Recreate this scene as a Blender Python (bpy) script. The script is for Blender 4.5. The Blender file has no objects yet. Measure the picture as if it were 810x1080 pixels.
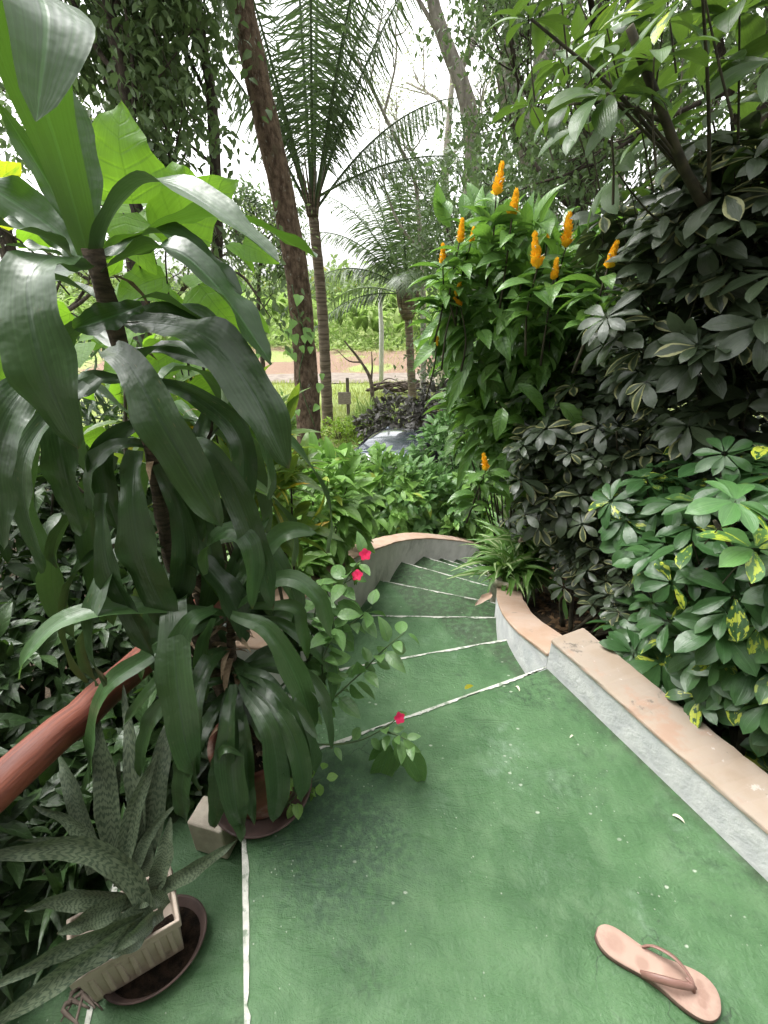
import bpy, math, random
import numpy as np
from math import radians, sin, cos, pi, atan2, sqrt

random.seed(11)
rng = np.random.default_rng(11)
scene = bpy.context.scene
COL = scene.collection

# ------------------------------------------------------------------ camera model (metres; camera above the landing, z = 0)
F = 480.0
TH = math.atan(235.0 / 480.0)
CT, ST = cos(TH), sin(TH)
H = 1.45


def P(px, py, Y):
    """world point seen at photo pixel (px,py) standing Y metres ahead"""
    u, v = px - 405.0, py - 540.0
    k = Y / (F * CT - v * ST)
    return np.array([u * k, Y, H - (v * CT + F * ST) * k])


def G(px, py, z=0.0):
    u, v = px - 405.0, py - 540.0
    d = v * CT + F * ST
    k = (H - z) / d
    return np.array([u * k, (F * CT - v * ST) * k, z])


CAMPOS = np.array([0.0, 0.0, H])

# ------------------------------------------------------------------ mesh builder


def norm(a):
    a = np.asarray(a, float)
    return a / np.maximum(np.linalg.norm(a, axis=-1, keepdims=True), 1e-9)


class MB:
    def __init__(self):
        self.V, self.A, self.F, self.n = [], [], [], 0

    def add(self, V, faces, attr=None):
        V = np.asarray(V, float).reshape(-1, 3)
        if attr is None:
            attr = np.zeros_like(V)
            attr[:, 2] = random.random()
        self.V.append(V)
        self.A.append(np.asarray(attr, float).reshape(-1, 3))
        if isinstance(faces, np.ndarray):
            if len(faces):
                self.F.append(faces + self.n)
        else:
            by = {}
            for f in faces:
                by.setdefault(len(f), []).append(f)
            for k, fs in by.items():
                self.F.append(np.array(fs, dtype=np.int64) + self.n)
        self.n += len(V)

    # --- primitives
    def box(self, c, s, rot=0.0, taper=1.0):
        x, y, z = np.array(s) / 2.0
        v = np.array([[-x, -y, -z], [x, -y, -z], [x, y, -z], [-x, y, -z],
                      [-x * taper, -y * taper, z], [x * taper, -y * taper, z], [x * taper, y * taper, z], [-x * taper, y * taper, z]])
        cr, sr = cos(rot), sin(rot)
        v = np.stack([v[:, 0] * cr - v[:, 1] * sr, v[:, 0] * sr + v[:, 1] * cr, v[:, 2]], 1) + np.array(c)
        self.add(v, [(0, 3, 2, 1), (4, 5, 6, 7), (0, 1, 5, 4), (1, 2, 6, 5), (2, 3, 7, 6), (3, 0, 4, 7)])

    def prism(self, poly, z0, z1):
        n = len(poly)
        poly = np.asarray(poly, float)
        v = np.vstack([np.c_[poly, np.full(n, z0)], np.c_[poly, np.full(n, z1)]])
        f = [tuple(range(n - 1, -1, -1)), tuple(range(n, 2 * n))]
        f += [(i, (i + 1) % n, n + (i + 1) % n, n + i) for i in range(n)]
        self.add(v, f)

    def tube(self, pts, rad, sides=8, cap=True, squash=1.0, jitter=0.0):
        pts = np.asarray(pts, float)
        n = len(pts)
        rad = np.broadcast_to(np.asarray(rad, float), (n,))
        tan = np.gradient(pts, axis=0)
        tan = norm(tan)
        ref = np.array([0, 0, 1.0]) if abs(tan[0][2]) < 0.9 else np.array([1.0, 0, 0])
        x = norm(np.cross(ref, tan[0]))
        rings = []
        ang = np.linspace(0, 2 * pi, sides, endpoint=False)
        for i in range(n):
            x = norm(x - tan[i] * np.dot(x, tan[i]))
            y = np.cross(tan[i], x)
            rr = rad[i] * (1 + (rng.uniform(-jitter, jitter, sides) if jitter else 0))
            rings.append(pts[i] + np.outer(np.cos(ang) * rr, x) + np.outer(np.sin(ang) * rr * squash, y))
        V = np.vstack(rings)
        i, j = np.meshgrid(np.arange(n - 1), np.arange(sides), indexing='ij')
        a = i * sides + j
        b = i * sides + (j + 1) % sides
        f = np.stack([a, b, b + sides, a + sides], -1).reshape(-1, 4)
        att = np.zeros((len(V), 3))
        att[:, 0] = np.tile(np.cos(ang), n)
        att[:, 1] = np.repeat(np.linspace(0, 1, n), sides)
        att[:, 2] = random.random()
        self.add(V, f, att)
        if cap:
            base = self.n - len(V)
            self.F.append(np.array([list(range(base + sides - 1, base - 1, -1))]))
            self.F.append(np.array([list(range(base + (n - 1) * sides, base + n * sides))]))

    def lathe(self, prof, c, seg=28, sx=1.0, sy=1.0, rot=0.0):
        prof = np.asarray(prof, float)
        n = len(prof)
        ang = np.linspace(0, 2 * pi, seg, endpoint=False)
        V = []
        for r, z in prof:
            x, y = r * np.cos(ang) * sx, r * np.sin(ang) * sy
            V.append(np.stack([x * cos(rot) - y * sin(rot), x * sin(rot) + y * cos(rot), np.full(seg, z)], 1))
        V = np.vstack(V) + np.array(c)
        i, j = np.meshgrid(np.arange(n - 1), np.arange(seg), indexing='ij')
        a = i * seg + j
        b = i * seg + (j + 1) % seg
        self.add(V, np.stack([a, b, b + seg, a + seg], -1).reshape(-1, 4))

    def build(self, name, mat, parent=None, smooth=True, origin=None):
        V = np.vstack(self.V) if self.V else np.zeros((0, 3))
        A = np.vstack(self.A) if self.A else np.zeros((0, 3))
        off = np.zeros(3)
        if parent is not None:
            off = WPOS.get(parent.name, np.zeros(3))
        elif origin is not None:
            off = np.asarray(origin, float)
        me = bpy.data.meshes.new(name)
        loops = np.concatenate([f.ravel() for f in self.F]) if self.F else np.zeros(0, int)
        sizes = np.concatenate([np.full(len(f), f.shape[1]) for f in self.F]) if self.F else np.zeros(0, int)
        starts = np.concatenate([[0], np.cumsum(sizes)[:-1]]) if len(sizes) else sizes
        me.vertices.add(len(V))
        me.vertices.foreach_set('co', (V - off).astype(np.float32).ravel())
        me.loops.add(len(loops))
        me.loops.foreach_set('vertex_index', loops.astype(np.int32))
        me.polygons.add(len(sizes))
        me.polygons.foreach_set('loop_start', starts.astype(np.int32))
        me.polygons.foreach_set('use_smooth', np.full(len(sizes), smooth))
        at = me.attributes.new('leaf', 'FLOAT_VECTOR', 'POINT')
        at.data.foreach_set('vector', A.astype(np.float32).ravel())
        me.update(calc_edges=True)
        me.validate()
        if mat is not None:
            me.materials.append(mat)
        o = bpy.data.objects.new(name, me)
        COL.objects.link(o)
        if parent is not None:
            o.parent = parent
            WPOS[o.name] = off
        else:
            o.location = off
            WPOS[o.name] = off
        return o


WPOS = {}      # world position of every object (none of the parents is rotated when built)


def tag(o, label=None, cat=None, group=None, kind=None):
    if label: o['label'] = label
    if cat: o['category'] = cat
    if group: o['group'] = group
    if kind: o['kind'] = kind
    return o


def thing(name, label, cat, loc=(0, 0, 0), group=None):
    o = bpy.data.objects.new(name, None)
    o.empty_display_size = 0.1
    COL.objects.link(o)
    o.location = loc
    WPOS[o.name] = np.asarray(loc, float)
    return tag(o, label, cat, group)


def bevel(o, w=0.006, seg=2, angle=35):
    m = o.modifiers.new('bevel', 'BEVEL')
    m.width, m.segments, m.limit_method, m.angle_limit = w, seg, 'ANGLE', radians(angle)
    return o


def smooth_path(pts, n):
    """Catmull-Rom through pts, n samples, evenly spaced"""
    p = np.asarray(pts, float)
    if len(p) == 2:
        t = np.linspace(0, 1, n)[:, None]
        return p[0] * (1 - t) + p[1] * t
    q = np.vstack([2 * p[0] - p[1], p, 2 * p[-1] - p[-2]])
    out = []
    for i in range(1, len(q) - 2):
        t = np.linspace(0, 1, 24, endpoint=False)[:, None]
        a, b, c, d = q[i - 1], q[i], q[i + 1], q[i + 2]
        out.append(0.5 * (2 * b + (c - a) * t + (2 * a - 5 * b + 4 * c - d) * t ** 2 + (3 * b - a - 3 * c + d) * t ** 3))
    out = np.vstack(out + [p[-1:]])
    s = np.r_[0, np.cumsum(np.linalg.norm(np.diff(out, axis=0), axis=1))]
    ss = np.linspace(0, s[-1], n)
    return np.stack([np.interp(ss, s, out[:, k]) for k in range(out.shape[1])], 1)


# ------------------------------------------------------------------ leaves
PROF = {
    'ovate': lambda t: np.sin(pi * np.clip(t, 0, 1) ** 0.72) ** 0.9,
    'lance': lambda t: np.sin(pi * np.clip(t, 0, 1) ** 0.85) ** 1.0 * (1 - 0.25 * t) * 1.1,
    'obov': lambda t: np.where(t < .06, .12, np.sin(pi * np.clip(t, 0, 1) ** 1.35) ** 0.75),
    'strap': lambda t: np.minimum(1, 0.34 + 1.35 * t ** 0.9) * np.clip((1 - t) / 0.26, 0, 1) ** 0.58,
    'blade': lambda t: np.minimum(1, 0.65 + 1.2 * t) * np.clip((1 - t) / 0.45, 0, 1) ** 0.7,
    'heart': lambda t: np.where(t < .22, .55 + .45 * np.sin(pi * t / .44), np.clip((1 - t) / .78, 0, 1) ** .8 * (1 + .25 * (t - .22))),
    'frond': lambda t: np.minimum(1, 0.6 + 2 * t) * (1 - t) ** 0.5,
    'petal': lambda t: np.sin(pi * np.clip(.08 + .9 * t, 0, 1) ** 1.3) ** .6,
}


def leaf_tpl(prof='ovate', nl=5, nw=2, aspect=0.4, fold=0.25, droop=0.6, wave=0.0, twist=0.0):
    """unit-length leaf, base at origin, pointing +Y, normal +Z"""
    t = np.linspace(0, 1, nl + 1)
    w = PROF[prof](t) * aspect * 0.5
    w[-1] = max(w[-1], 0.002)
    ang = droop * 0.35 - droop * t ** 1.2
    dy = np.cos(ang)
    dz = np.sin(ang)
    y = np.r_[0, np.cumsum((dy[1:] + dy[:-1]) / 2 * np.diff(t))]
    z = np.r_[0, np.cumsum((dz[1:] + dz[:-1]) / 2 * np.diff(t))]
    us = np.linspace(-1, 1, nw + 1)
    V, A = [], []
    for i in range(nl + 1):
        for u in us:
            x = u * w[i] * cos(fold)
            zz = abs(u) * w[i] * sin(fold) + wave * sin(9 * t[i] + (2.0 if u > 0 else 0)) * u * u
            tw = twist * t[i]
            V.append((x * cos(tw) - zz * sin(tw), y[i] - zz * sin(ang[i]), z[i] + (x * sin(tw) + zz * cos(tw)) * cos(ang[i])))
            A.append((u, t[i], 0))
    fs = []
    k = nw + 1
    for i in range(nl):
        for j in range(nw):
            fs.append((i * k + j, i * k + j + 1, (i + 1) * k + j + 1, (i + 1) * k + j))
    return np.array(V), np.array(fs), np.array(A)


def tpls(prof, nl=4, nw=2, aspect=.4, n=6, fold=(.1, .45), droop=(.2, 1.2), wave=0.0, twist=.3):
    return [leaf_tpl(prof, nl, nw, aspect * rng.uniform(.85, 1.15), rng.uniform(*fold), rng.uniform(*droop), wave, rng.uniform(-twist, twist)) for _ in range(n)]


def scatter(mb, tp, pos, dirs, ups, scale, rnd=None, width=None):
    """place leaves in bulk; tp is a list of templates used at random"""
    pos = np.asarray(pos, float)
    n = len(pos)
    if n == 0:
        return
    dirs = norm(dirs)
    ups = np.asarray(ups, float)
    X = np.cross(dirs, ups)
    bad = np.linalg.norm(X, axis=1) < 1e-4
    X[bad] = np.cross(dirs[bad], np.array([1.0, .3, .2]))
    X = norm(X)
    Z = np.cross(X, dirs)
    scale = np.broadcast_to(np.asarray(scale, float), (n,))
    width = np.ones(n) if width is None else np.broadcast_to(np.asarray(width, float), (n,))
    rnd = rng.random(n) if rnd is None else np.broadcast_to(np.asarray(rnd, float), (n,))
    which = rng.integers(0, len(tp), n)
    for k, (tv, tf, ta) in enumerate(tp):
        ix = np.where(which == k)[0]
        if len(ix) == 0:
            continue
        m = len(tv)
        loc = tv[None] * scale[ix, None, None]
        W = pos[ix, None, :] + loc[:, :, 0:1] * width[ix, None, None] * X[ix, None, :] + loc[:, :, 1:2] * dirs[ix, None, :] + loc[:, :, 2:3] * Z[ix, None, :]
        att = np.broadcast_to(ta[None], (len(ix), m, 3)).copy()
        att[:, :, 2] = rnd[ix, None]
        f = (tf[None] + (np.arange(len(ix)) * m)[:, None, None]).reshape(-1, tf.shape[1])
        mb.add(W.reshape(-1, 3), f, att.reshape(-1, 3))


def spine_leaf(mb, pts, width, prof='strap', hint=None, twist=0.0, fold=0.28, wave=0.10, nl=26, nw=6, rnd=None, seed=None):
    """a hand-laid leaf along a 3-D spine"""
    p = smooth_path(pts, nl + 1)
    t = np.linspace(0, 1, nl + 1)
    w = PROF[prof](t) * width * 0.5
    w[-1] = max(w[-1], .0008)
    tan = norm(np.gradient(p, axis=0))
    if hint is None:
        hint = norm(CAMPOS - p[nl // 2]) * 0.75 + np.array([0, 0, 0.75])
    # parallel-transported normal, so an arching leaf shows both faces as a real one does
    nrm = np.zeros_like(p)
    mid = nl // 2
    def proj(h, tt): return norm(h - tt * np.dot(h, tt))
    nrm[mid] = proj(np.asarray(hint, float), tan[mid])
    for i in range(mid + 1, nl + 1): nrm[i] = proj(nrm[i - 1], tan[i])
    for i in range(mid - 1, -1, -1): nrm[i] = proj(nrm[i + 1], tan[i])
    side = np.cross(tan, nrm)
    ph = random.uniform(0, 6) if seed is None else seed
    V, A = [], []
    r = random.random() if rnd is None else rnd
    for i in range(nl + 1):
        tw = twist * (t[i] - .5)
        s = side[i] * cos(tw) + nrm[i] * sin(tw)
        nn = nrm[i] * cos(tw) - side[i] * sin(tw)
        for u in np.linspace(-1, 1, nw + 1):
            lift = abs(u) ** 1.3 * w[i] * sin(fold) + wave * width * u * u * (sin(15 * t[i] + ph + (1.9 if u > 0 else 0)) + .5 * sin(31 * t[i] + 2 * ph + (.8 if u > 0 else 0)))
            edge = 1 + 0.07 * sin(17 * t[i] + ph * 2 + u)
            V.append(p[i] + s * (u * w[i] * cos(fold) * edge) + nn * lift)
            A.append((u, t[i], r))
    k = nw + 1
    fs = [(i * k + j, i * k + j + 1, (i + 1) * k + j + 1, (i + 1) * k + j) for i in range(nl) for j in range(nw)]
    mb.add(np.array(V), np.array(fs), np.array(A))


def rand_dirs(n):
    return norm(rng.normal(size=(n, 3)))


def ell_points(c, r, n, shell=.7, zmin=-1.0):
    """points in an ellipsoid, mostly near its skin; returns points and outward directions"""
    d = rand_dirs(int(n * 2.2) + 8)
    d = d[d[:, 2] >= zmin][:n]
    # lumpy radius so the outline stays uneven
    ph = rng.uniform(0, 6, 6)
    lump = 1 + .13 * np.sin(3.1 * d[:, 0] * 2 + ph[0]) * np.sin(2.7 * d[:, 1] * 2 + ph[1]) + .12 * np.sin(4.3 * d[:, 2] + 3 * d[:, 0] + ph[2])
    q = (shell + (1 - shell) * rng.random(len(d))) * lump
    inner = rng.random(len(d)) < .22
    q[inner] *= rng.uniform(.45, .95, inner.sum())
    pts = np.asarray(c) + d * np.asarray(r) * q[:, None]
    out = norm(d / np.asarray(r))
    return pts, out
# ------------------------------------------------------------------ materials
def new_mat(name):
    m = bpy.data.materials.new(name)
    m.use_nodes = True
    nt = m.node_tree
    nt.nodes.clear()
    out = nt.nodes.new('ShaderNodeOutputMaterial')
    return m, nt, out


class NT:
    """tiny node-graph helper"""
    def __init__(self, nt): self.nt = nt
    def put(self, sock, val):
        if isinstance(val, bpy.types.NodeSocket): self.nt.links.new(val, sock)
        elif isinstance(val, (tuple, list)) and sock.type == 'RGBA' and len(val) == 3: sock.default_value = (*val, 1)
        else: sock.default_value = val
    def node(self, typ, props=None, **ins):
        n = self.nt.nodes.new(typ)
        for k, v in (props or {}).items(): setattr(n, k, v)
        for k, v in ins.items():
            key = k.replace('_', ' ')
            self.put(n.inputs[key], v)
        return n
    def math(self, op, a, b=0.0, c=0.0, clamp=False):
        n = self.nt.nodes.new('ShaderNodeMath'); n.operation = op; n.use_clamp = clamp
        self.put(n.inputs[0], a); self.put(n.inputs[1], b); self.put(n.inputs[2], c)
        return n.outputs[0]
    def mix(self, fac, a, b, blend='MIX'):
        n = self.nt.nodes.new('ShaderNodeMix'); n.data_type = 'RGBA'; n.blend_type = blend
        self.put(n.inputs[0], fac); self.put(n.inputs[6], a); self.put(n.inputs[7], b)
        return n.outputs[2]
    def remap(self, v, a, b, c=0.0, d=1.0, smooth=True):
        n = self.nt.nodes.new('ShaderNodeMapRange'); n.interpolation_type = 'SMOOTHSTEP' if smooth else 'LINEAR'
        self.put(n.inputs[0], v)
        for i, x in enumerate((a, b, c, d)): self.put(n.inputs[1 + i], x)
        return n.outputs[0]
    def noise(self, vec, scale, detail=4.0, rough=.55, dist=0.0):
        n = self.node('ShaderNodeTexNoise', None, Scale=scale, Detail=detail, Roughness=rough, Distortion=dist)
        if vec is not None: self.put(n.inputs['Vector'], vec)
        return n.outputs['Fac']
    def voro(self, vec, scale, feature='F1', rand=1.0):
        n = self.node('ShaderNodeTexVoronoi', {'feature': feature}, Scale=scale, Randomness=rand)
        if vec is not None: self.put(n.inputs['Vector'], vec)
        return n.outputs['Distance']
    def bump(self, height, strength=.3, dist=.01, normal=None):
        n = self.node('ShaderNodeBump', None, Strength=strength, Distance=dist, Height=height)
        if normal is not None: self.put(n.inputs['Normal'], normal)
        return n.outputs[0]
    def objco(self): return self.nt.nodes.new('ShaderNodeTexCoord').outputs['Object']
    def pos(self): return self.nt.nodes.new('ShaderNodeNewGeometry').outputs['Position']
    def scaled(self, vec, s):
        n = self.nt.nodes.new('ShaderNodeMapping'); self.put(n.inputs['Vector'], vec); n.inputs['Scale'].default_value = s
        return n.outputs[0]


def leaf_mat(name, dark, light, rib=None, ribw=.07, veins=0, trans=.3, tcol=None, rough=.42, spec=.5, under=.35,
             varieg=None, vamount=.5, vmode='patch', old=None, oldfrac=.03, bands=None, veinbump=.25, coat=0.0):
    k = (1.18, 1.10, .92) if 'dracaena' in name else (1, 1, 1) if ('petal' in name or 'bract' in name or 'snake' in name or 'purple' in name) else (1.36, 1.22, .98)
    dark, light = tuple(a * b for a, b in zip(dark, k)), tuple(a * b for a, b in zip(light, k))
    m, nt, out = new_mat(name)
    g = NT(nt)
    at = g.node('ShaderNodeAttribute', {'attribute_name': 'leaf'})
    sep = g.node('ShaderNodeSeparateXYZ', None, Vector=at.outputs['Vector'])
    u, v, r = sep.outputs[0], sep.outputs[1], sep.outputs[2]
    au = g.math('ABSOLUTE', u)
    geo = nt.nodes.new('ShaderNodeNewGeometry')
    nz = g.noise(geo.outputs['Position'], 9.0, 3)
    fac = g.math('ADD', g.math('MULTIPLY', r, .75), g.math('MULTIPLY', g.math('SUBTRACT', nz, .5), .9), clamp=True)
    col = g.mix(fac, dark, light)
    # seed vector per leaf
    sv = g.node('ShaderNodeCombineXYZ', None, X=g.math('MULTIPLY', u, .9), Y=g.math('MULTIPLY', v, 2.0), Z=g.math('MULTIPLY', r, 97.0)).outputs[0]
    if varieg is not None:
        n1 = g.noise(sv, 1.6, 3, .6)
        if vmode == 'edge':
            mk = g.remap(g.math('ADD', au, g.math('MULTIPLY', g.math('SUBTRACT', n1, .5), .8)), .55, .7)
        elif vmode == 'centre':
            mk = g.remap(g.math('ADD', au, g.math('MULTIPLY', g.math('SUBTRACT', n1, .5), .9)), .45, .3)
        else:
            mk = g.remap(n1, .52, .56)
        # only some leaves carry it
        sel = g.remap(g.math('FRACT', g.math('MULTIPLY', r, 13.7)), 1.0 - vamount - .02, 1.0 - vamount + .02)
        col = g.mix(g.math('MULTIPLY', mk, sel), col, varieg)
    if bands is not None:
        n2 = g.noise(sv, 3.0, 2, .5)
        ph = g.math('ADD', g.math('MULTIPLY', v, 150.0), g.math('MULTIPLY', n2, 22.0))
        ph = g.math('ADD', ph, g.math('MULTIPLY', g.math('SINE', g.math('MULTIPLY', u, 5.0)), 1.6))
        sn = g.math('SINE', ph)
        n3 = g.noise(sv, 4.0, 2)
        mk = g.remap(g.math('ADD', sn, g.math('MULTIPLY', g.math('SUBTRACT', n3, .5), 3.0)), -.1, .35)
        col = g.mix(g.math('MULTIPLY', mk, .85), col, bands)
    height = None
    if veins:
        w = g.math('SINE', g.math('MULTIPLY', g.math('SUBTRACT', v, g.math('MULTIPLY', au, .16)), veins * 2 * pi))
        vm = g.remap(w, .72, 1.0)
        col = g.mix(g.math('MULTIPLY', vm, .30), col, rib if rib is not None else light)
        height = g.math('MULTIPLY', vm, -1.0)
    else:
        fine = g.math('SINE', g.math('MULTIPLY', u, 34.0))
        height = g.math('MULTIPLY', fine, .07)
    if rib is not None:
        rm = g.remap(au, ribw * .35, ribw, 1.0, 0.0)
        col = g.mix(g.math('MULTIPLY', rm, .8), col, rib)
        height = g.math('SUBTRACT', height, rm)
    if old is not None:
        om = g.remap(r, 1 - oldfrac - .004, 1 - oldfrac + .004)
        om = g.math('MULTIPLY', om, g.remap(g.noise(sv, 2.2, 3), .25, .5))
        col = g.mix(om, col, old)
    # long fibres, browned tips and spots
    stv = g.node('ShaderNodeCombineXYZ', None, X=g.math('MULTIPLY', u, 7.0), Y=g.math('MULTIPLY', v, .8), Z=g.math('MULTIPLY', r, 61.0)).outputs[0]
    strk = g.noise(stv, 2.2, 3, .6)
    col = g.mix(g.math('MULTIPLY', g.remap(strk, .35, .75), .38), col, tuple(c * 1.7 for c in light))
    tip = g.remap(g.math('ADD', v, g.math('MULTIPLY', g.noise(sv, 3.0, 3), .10)), 1.03, 1.07)
    tip = g.math('MULTIPLY', tip, g.remap(g.math('FRACT', g.math('MULTIPLY', r, 7.3)), .45, .55))
    col = g.mix(g.math('MULTIPLY', tip, .8), col, (.20, .13, .06))
    sp = g.math('MULTIPLY', g.remap(g.voro(sv, 5.0), .14, .06), g.remap(g.math('FRACT', g.math('MULTIPLY', r, 5.9)), .6, .7))
    col = g.mix(g.math('MULTIPLY', sp, .55), col, (.17, .14, .06))
    # dust and small blemishes, they sit on the leaf
    bl = g.remap(g.noise(geo.outputs['Position'], 60.0, 3), .66, .78)
    col = g.mix(g.math('MULTIPLY', bl, .22), col, (.16, .15, .09))
    # paler, matt underside
    back = geo.outputs['Backfacing']
    ucol = g.mix(under, col, (.16, .24, .10))
    col2 = g.mix(back, col, ucol)
    rg = g.math('ADD', g.math('MULTIPLY', g.math('SUBTRACT', nz, .5), .25), rough)
    rg = g.math('ADD', rg, g.math('MULTIPLY', back, .18), clamp=True)
    nb = g.bump(height, veinbump, .004)
    soft = g.bump(g.noise(geo.outputs['Position'], 28.0, 2), .15, .02, nb)
    pb = g.node('ShaderNodeBsdfPrincipled', None, Base_Color=col2, Roughness=rg, Normal=soft)
    pb.inputs['Specular IOR Level'].default_value = spec
    if coat: pb.inputs['Coat Weight'].default_value = coat; pb.inputs['Coat Roughness'].default_value = .25
    if tcol is None: tcol = tuple(min(1, c * k) for c, k in zip(light, (2.4, 2.6, 1.0)))
    tc = g.mix(.55, col, tcol)
    tr = g.node('ShaderNodeBsdfTranslucent', None, Color=tc, Normal=soft)
    mx = g.node('ShaderNodeMixShader', None, Fac=trans)
    nt.links.new(pb.outputs[0], mx.inputs[1])
    nt.links.new(tr.outputs[0], mx.inputs[2])
    nt.links.new(mx.outputs[0], out.inputs[0])
    return m


def simple_mat(name, a, b, scale=8, rough=.7, bump=.3, bdist=.01, spec=.4, metal=0.0, stretch=None, extra=None, coat=0.0, detail=6, along=None):
    """two-tone noise material on object coordinates"""
    m, nt, out = new_mat(name)
    g = NT(nt)
    co = g.objco()
    if along:                                   # grain that runs along a pole: angle and length from its own attribute
        at = g.node('ShaderNodeAttribute', {'attribute_name': 'leaf'})
        sp = g.node('ShaderNodeSeparateXYZ', None, Vector=at.outputs['Vector'])
        co = g.node('ShaderNodeCombineXYZ', None, X=g.math('MULTIPLY', sp.outputs[0], along[0]), Y=g.math('MULTIPLY', sp.outputs[1], along[1]), Z=g.math('MULTIPLY', sp.outputs[2], 9.0)).outputs[0]
    if stretch: co = g.scaled(co, stretch)
    n = g.noise(co, scale, detail, .6)
    col = g.mix(g.remap(n, .32, .68), a, b)
    if extra:                                   # (colour, scale, lo, hi, amount): patches of dirt, lichen, paint loss
        for (ec, es, lo, hi, am) in extra:
            n2 = g.noise(co, es, 6, .65)
            col = g.mix(g.math('MULTIPLY', g.remap(n2, lo, hi), am), col, ec)
    h = g.math('ADD', n, g.math('MULTIPLY', g.noise(co, scale * 6, 4), .5))
    pb = g.node('ShaderNodeBsdfPrincipled', None, Base_Color=col, Roughness=g.math('ADD', rough, g.math('MULTIPLY', g.math('SUBTRACT', n, .5), .3), clamp=True), Metallic=metal, Normal=g.bump(h, bump, bdist))
    pb.inputs['Specular IOR Level'].default_value = spec
    if coat: pb.inputs['Coat Weight'].default_value = coat
    nt.links.new(pb.outputs[0], out.inputs[0])
    return m


def green_floor_mat():
    m, nt, out = new_mat('green_floor_paint')
    g = NT(nt)
    p = g.pos()
    n1 = g.noise(p, 2.2, 6, .6)
    n2 = g.noise(p, 9.0, 6, .65)
    col = g.mix(g.remap(g.math('ADD', n1, g.math('MULTIPLY', g.math('SUBTRACT', g.noise(p, 5.5, 6, .7, .8), .5), .6)), .32, .64), FLOOR_A, FLOOR_B)
    col = g.mix(g.math('MULTIPLY', g.remap(n2, .45, .72), .55), col, FLOOR_C)
    pores = g.remap(g.noise(p, 150, 4, .75), .50, .72)
    col = g.mix(g.math('MULTIPLY', pores, .40), col, (.026, .058, .026))
    grit = g.remap(g.noise(p, 210, 3, .7), .60, .74)
    col = g.mix(g.math('MULTIPLY', grit, .35), col, (.20, .27, .18))
    # worn pale rubbed patches
    w = g.math('MULTIPLY', g.remap(g.noise(p, 3.1, 7, .7, .6), .52, .74), g.remap(g.noise(p, 22, 5, .7), .35, .7))
    col = g.mix(g.math('MULTIPLY', w, .62), col, (.22, .30, .225))
    # dark algae stains
    st = g.math('MULTIPLY', g.remap(g.noise(p, 2.3, 5, .6, 1.0), .50, .68), g.remap(g.noise(p, 34, 6, .75), .40, .66))
    col = g.mix(g.math('MULTIPLY', st, .82), col, (.018, .038, .020))
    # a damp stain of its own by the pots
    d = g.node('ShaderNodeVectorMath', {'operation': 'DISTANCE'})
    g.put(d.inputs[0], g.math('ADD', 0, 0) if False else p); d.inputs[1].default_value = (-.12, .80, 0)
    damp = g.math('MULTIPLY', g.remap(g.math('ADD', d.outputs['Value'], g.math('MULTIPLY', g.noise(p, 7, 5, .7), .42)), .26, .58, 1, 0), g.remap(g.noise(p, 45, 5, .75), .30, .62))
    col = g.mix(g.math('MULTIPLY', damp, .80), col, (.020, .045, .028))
    # paint chips: small pale flecks, a few larger
    vd = g.voro(p, 46.0)
    c1 = g.math('MULTIPLY', g.remap(g.math('ADD', vd, g.math('MULTIPLY', g.noise(p, 90, 2), .12)), .20, .11), g.remap(g.noise(p, 5.0, 4), .50, .60))
    vd2 = g.voro(g.scaled(p, (1, 1.6, 1)), 15.0)
    c2 = g.math('MULTIPLY', g.remap(g.math('ADD', vd2, g.math('MULTIPLY', g.noise(p, 60, 3), .16)), .20, .13), g.remap(g.noise(p, 2.6, 3), .50, .56))
    chips = g.math('MAXIMUM', c1, c2)
    col = g.mix(g.math('MULTIPLY', chips, .55), col, (.46, .50, .41))
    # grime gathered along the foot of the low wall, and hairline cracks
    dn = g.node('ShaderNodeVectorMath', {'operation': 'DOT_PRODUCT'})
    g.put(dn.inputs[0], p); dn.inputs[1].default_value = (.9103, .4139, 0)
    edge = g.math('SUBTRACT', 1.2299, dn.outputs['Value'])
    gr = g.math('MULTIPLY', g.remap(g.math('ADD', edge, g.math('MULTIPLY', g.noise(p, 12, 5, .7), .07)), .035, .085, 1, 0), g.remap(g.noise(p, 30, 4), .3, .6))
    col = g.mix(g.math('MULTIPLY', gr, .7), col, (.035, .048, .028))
    vc = g.node('ShaderNodeTexVoronoi', {'feature': 'DISTANCE_TO_EDGE'}, Scale=1.5)
    wv = g.node('ShaderNodeVectorMath', {'operation': 'MULTIPLY_ADD'})
    nzc = g.node('ShaderNodeTexNoise', None, Scale=7.0, Detail=6.0)
    g.put(nzc.inputs['Vector'], p)
    g.put(wv.inputs[0], nzc.outputs['Color']); wv.inputs[1].default_value = (.35, .35, .35); g.put(wv.inputs[2], p)
    g.put(vc.inputs['Vector'], wv.outputs[0])
    ck = g.math('MULTIPLY', g.remap(vc.outputs['Distance'], .004, .0015, 0, 1) if False else g.remap(vc.outputs['Distance'], .0015, .006, 1, 0), g.remap(g.noise(p, 1.6, 3), .50, .58))
    col = g.mix(g.math('MULTIPLY', ck, .6), col, (.02, .032, .02))
    rg = g.math('ADD', .40, g.math('MULTIPLY', n2, .3))
    h = g.math('ADD', g.math('MULTIPLY', g.noise(g.scaled(p, (1.6, .8, 1)), 19, 6, .66, .15), 1.0), g.math('MULTIPLY', g.noise(p, 130, 4), .35))
    h = g.math('ADD', h, g.math('MULTIPLY', chips, -.5))
    h = g.math('ADD', h, g.math('MULTIPLY', g.noise(g.scaled(p, (1, 2.2, 1)), 7, 5, .65, 1.5), 1.6))
    pb = g.node('ShaderNodeBsdfPrincipled', None, Base_Color=col, Roughness=rg, Normal=g.bump(h, .5, .012))
    pb.inputs['Specular IOR Level'].default_value = .32
    nt.links.new(pb.outputs[0], out.inputs[0])
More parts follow.
